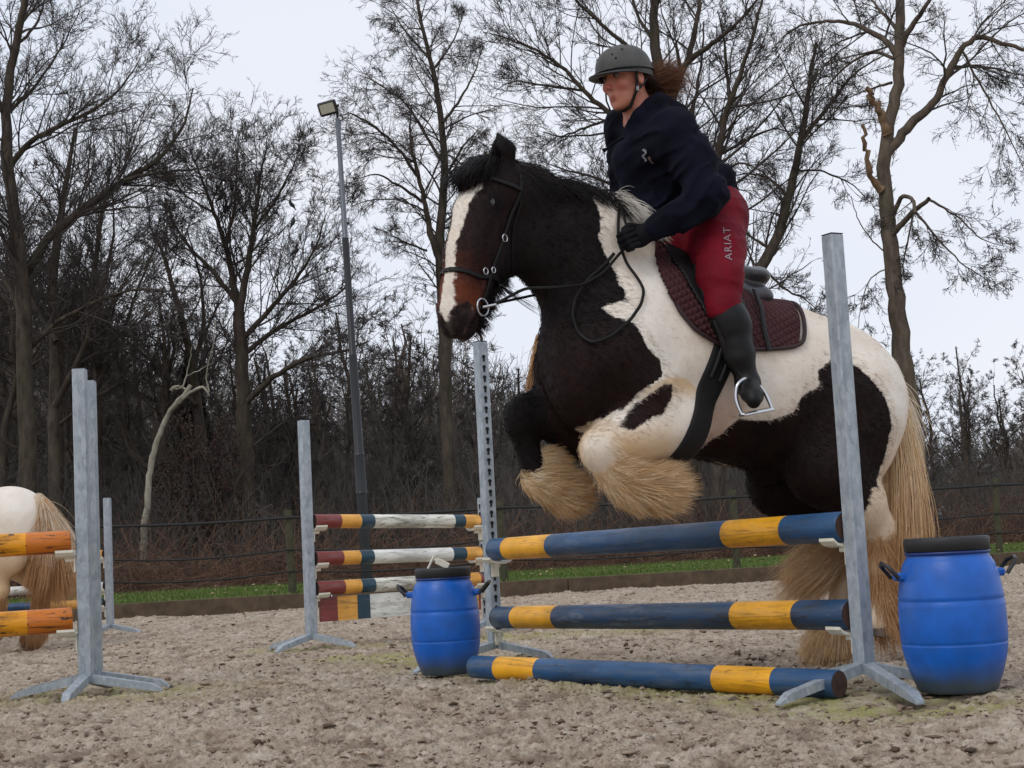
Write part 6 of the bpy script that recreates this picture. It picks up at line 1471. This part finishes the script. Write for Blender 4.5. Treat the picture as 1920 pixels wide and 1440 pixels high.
# visor
top, bot = [], []
for k in range(25):
    th = R(-78 + 156 * k / 24); e_ = 1 + .06 * math.cos(th); x, y = cx + .131 * e_ * math.cos(th), .104 * math.sin(th); ext = .052 * max(0, math.cos(th * 1.12)) ** .8
    top.append((rp(x * .97, y * .97, cz - .020), rp(x + ext, y * (1 + ext * 1.2), cz - .034 + .006 * math.cos(th)))); bot.append((rp(x * .95, y * .95, cz - .032), rp(x + ext * .97, y * (1 + ext), cz - .040 + .006 * math.cos(th))))
mb = MB(); vs = [p for a in top for p in a] + [p for a in bot for p in a]; n = 25
fs = []
for k in range(n - 1): a = 2 * k; b = 2 * n + 2 * k; fs += [(a, a + 1, a + 3, a + 2), (b, b + 2, b + 3, b + 1), (a + 1, b + 1, b + 3, a + 3), (a, a + 2, b + 2, b)]
mb.add(vs, fs, 0, True); mb.build('visor', plain('dark_grey_visor', (56, 58, 62), .4, var=.1), helm)
mb = MB(); rim = [rp(cx + .133 * (1 + .06 * math.cos(th)) * math.sin(R(93)) * math.cos(th), .106 * math.sin(th), cz - .012 - .012 * (.5 - .5 * math.cos(th))) for th in np.linspace(0, 2 * math.pi, 57)]; mb.tube(rim, .006, 8, cap=False); mb.build('trim', plain('dark_trim', (34, 35, 38), .4, var=.1), helm)
mb = MB()
for a_, e2 in ((28, 62), (36, 74), (52, 50), (70, 30), (-28, 62)):
    p = rp(cx + .131 * math.sin(R(e2)) * math.cos(R(a_)) * 1.045, .104 * math.sin(R(e2)) * math.sin(R(a_)), cz + .098 * math.cos(R(e2))); c0 = rp(cx, 0, cz); dn = norm((p - c0)[None])[0]; mb.tube([p - dn * .004, p + dn * .0025], [.005, .005], 10)
mb.build('air_vents', M_hole, helm)
mb = MB()
for s in (1, -1):
    mb.tube([rp(.02, .088 * s, .015), rp(.012, .078 * s, -.03), rp(.018, .066 * s, -.075), rp(.034, .038 * s, -.128), rp(.040, 0, -.137)], .007, 8, flat=.5, up=(0, 1, 0)); mb.tube([rp(-.07, .085 * s, .01), rp(-.03, .082 * s, -.035), rp(.016, .068 * s, -.072)], .006, 8, flat=.5, up=(0, 1, 0))
mb.build('chin_strap', M_leather, helm); mb = MB(); mb.box(rp(.012, .074, -.06), (.014, .008, .022), bev=.002); mb.build('strap_buckle', plain('light_buckle', (150, 148, 150), .4, var=.05), helm)
# --- hair, fluttering ponytail
rs = np.random.RandomState(12); M_hair = hair_material('brown_hair', (46, 28, 20), (92, 58, 40), (168, 122, 86), .5)
n = 3200; Q, o_, u = seg_pts(rs, [rp(-.10, .03, -.02), rp(-.10, .0, -.06)], n, .03); d = np.stack([rs.uniform(-1.2, -.8, n), rs.uniform(-.15, .35, n), rs.uniform(-.05, .45, n)], 1); C = locks(rs, Q, d, rs.uniform(.05, .26, n), 12, .34, (-.02, 0, .03), .22); strands('ponytail', C, np.full(n, .0012), M_hair, proot)
n = 2400; Q, o_, u = seg_pts(rs, [rp(-.03, .078, .0), rp(-.07, .072, -.03), rp(-.10, .03, -.05), rp(-.10, -.03, -.05), rp(-.05, -.07, -.02)], n, .014); d = np.tile(-RFf * .9 + np.array([0, 0, -.35]), (n, 1)); C = locks(rs, Q, d, rs.uniform(.06, .10, n), 7, .05, (-.02, 0, -.03), .1); strands('hair', C, np.full(n, .0016), hair_material('dark_brown_hair', (30, 18, 14), (52, 32, 24), (84, 54, 38), .5), proot)
# --- lettering down the thigh and the badge on the chest, laid on the cloth
def lay(name, pts2, faces, to_px, bvh, off, mat):
    vs = []
    for x, y in pts2:
        px, py = to_px(x, y); p = surf(px, py, off, bvh); vs.append(p if p is not None else H(px, py, .3))
    mb = MB(); mb.add(vs, faces); return mb.build(name, mat, proot)
cu = bpy.data.curves.new('lettering', 'FONT'); cu.body = 'ARIAT'; cu.size = 1.0; cu.space_character = 1.12; cu.resolution_u = 3; ob = bpy.data.objects.new('tmp', cu); COL.objects.link(ob)
bpy.context.view_layer.update(); me = bpy.data.meshes.new_from_object(ob); bpy.data.objects.remove(ob)
xy = np.array([v.co[:2] for v in me.vertices]); x0, x1 = xy[:, 0].min(), xy[:, 0].max(); y1 = xy[:, 1].max()
lay('lettering', [tuple(p) for p in xy], [tuple(p.vertices) for p in me.polygons], lambda x, y: (1372 - 13 * (y / y1) - 3.5 * (x - x0) / (x1 - x0), 489 - 62 * (x - x0) / (x1 - x0)), BRB, .004, plain('silver_print', (146, 122, 128), .5, var=.05, bump=0))
Wv = [(0, 0), (4, -2), (8, 0), (9, 5), (6, 9), (3, 11), (7, 15), (9, 20), (5, 22), (4, 17), (0, 13), (0, 9), (4, 7), (5, 4), (2, 2)]
lay('badge', Wv, [tuple(range(len(Wv)))], lambda x, y: (1205 + x * 1.0, 281 + y * 1.0), HDB, .005, plain('grey_print', (126, 126, 134), .6, var=.05, bump=0))
W2 = [(0, 0), (3, -3), (6, -1), (6, 3), (10, 8), (12, 10), (7, 10), (3, 5)]
lay('badge', W2, [tuple(range(len(W2)))], lambda x, y: (1215 + x * 1.0, 295 + y * 1.0), HDB, .005, plain('brown_print', (98, 82, 76), .6, var=.05, bump=0))
tag(proot, 'rider in grey helmet, navy hoodie, red breeches and black boots leaning forward over the jump', 'person')
# ------------------------------------------------------------------ the second horse, standing at the left edge behind the yellow poles
g0 = ground(44, 1216); HB2 = Vector((g0.x, g0.y, 0)); a2 = R(180 - 14); h2root = empty('horse', tuple(HB2), a2)
V2 = Vol(); hip = np.array
V2.ell((.12, 0, 1.00), (.36, .28, .315), rotY(-6), .1); V2.ell((.66, 0, .95), (.56, .30, .31), None, .1); V2.ell((1.15, 0, .96), (.30, .25, .35), None, .1)
V2.cone((1.22, 0, 1.08), (1.72, 0, 1.40), .25, .15, .1, .6); V2.cone((1.74, 0, 1.42), (2.12, 0, 1.08), .12, .065, .05); V2.ell((1.82, 0, 1.33), (.14, .085, .13), None, .05)
for s in (1, -1):
    V2.cone((1.66, .06 * s, 1.50), (1.65, .08 * s, 1.66), .035, .01, .02)
    V2.ell((.02, .13 * s, .86), (.20, .13, .28), rotY(8), .06); V2.chain([(.12, .15 * s, .85), (.16, .16 * s, .70)], [.17, .14], .05); dx = .0 if s < 0 else .30
    V2.chain([(.16, .16 * s, .70), (-.08 + dx * .6, .15 * s, .48)], [.13, .07], .05); V2.chain([(-.08 + dx * .6, .15 * s, .48), (-.03 + dx, .15 * s, .16), (.02 + dx, .15 * s, .05)], [.065, .05, .055], .03)
    V2.chain([(1.18, .14 * s, .85), (1.16, .14 * s, .62), (1.17, .14 * s, .42), (1.16, .14 * s, .14), (1.2, .14 * s, .05)], [.15, .09, .07, .048, .055], .04)
v2, q2 = V2.mesh(.016, None, 2)
w2 = np.full(len(v2), .2); w2 = np.minimum(w2, np.hypot(v2[:, 0] - .24, v2[:, 2] - .88) - .20 + (vnoise3(v2 * 6, 3) - .5) * .10); w2 = np.minimum(w2, np.hypot((v2[:, 0] - 1.7) / 1.6, v2[:, 2] - 1.3) - .45)
tan2 = np.clip((1.02 - v2[:, 2]) * 2.2, 0, .9); z0_ = np.zeros(len(v2))
mesh_np('body', v2, q2, M_coat, h2root, True, {'white': w2, 'brown': z0_, 'tan': tan2, 'pink': z0_, 'skin': z0_})
rs = np.random.RandomState(71)
def feather2(nm, pts, n, rad, ow, flow, L0, L1, mat, grav, **k):
    Q, o_, u = seg_pts(rs, pts, n, rad); C = locks(rs, Q, o_ * ow + np.array(flow), (L0 + (L1 - L0) * u) * rs.uniform(.6, 1.15, n), 9, .05, grav, .12); strands(nm, C, np.full(n, .0019), mat, h2root, tip=.15)
for s in (1, -1):
    dx = .0 if s < 0 else .30
    feather2('feather', [(-.06 + dx * .6, .15 * s, .44), (-.03 + dx, .15 * s, .16)], 2600, .05, .3, (-.3, 0, -.8), .12, .16, M_tan, (0, 0, -.1)); feather2('feather', [(-.03 + dx, .15 * s, .16), (.02 + dx, .15 * s, .09)], 2600, .06, .8, (0, 0, -.6), .08, .12, M_tan, (0, 0, -.25))
    feather2('feather', [(1.17, .14 * s, .3), (1.18, .14 * s, .1)], 1800, .055, .6, (-.2, 0, -.7), .08, .14, M_blond, (0, 0, -.2))
    for px_ in (.02 + dx, 1.2): mb = MB(); mb.tube([(px_, .15 * s, .08), (px_ + .02, .15 * s, .0)], [.06, .07], 16); mb.build('hoof', M_hoof, h2root)
feather2('tail', [(-.20, 0, 1.16), (-.26, 0, 1.02), (-.28, 0, .9)], 11000, .05, .28, (-.08, 0, -.8), .38, .62, M_tan, (.01, 0, -.09)); feather2('tail', [(-.16, 0, 1.20), (-.26, 0, 1.02)], 5600, .05, .28, (-.2, 0, -.7), .25, .5, M_cream, (.01, 0, -.10))
feather2('mane', [(1.3, 0, 1.30), (1.68, 0, 1.52)], 2500, .03, .4, (-.2, -.6, .1), .14, .24, M_blackhair, (0, 0, -.2))
for s in (1, -1):
    v_, q_ = Vol().ell((1.88, .085 * s, 1.36), (.02, .016, .018), None, .01).mesh(.005); mesh_np('eye', v_, q_, plain('dark_eye', (14, 10, 8), .1, var=.02, bump=0), h2root)
tag(h2root, 'white and black horse seen from behind at the left edge behind yellow poles', 'horse')
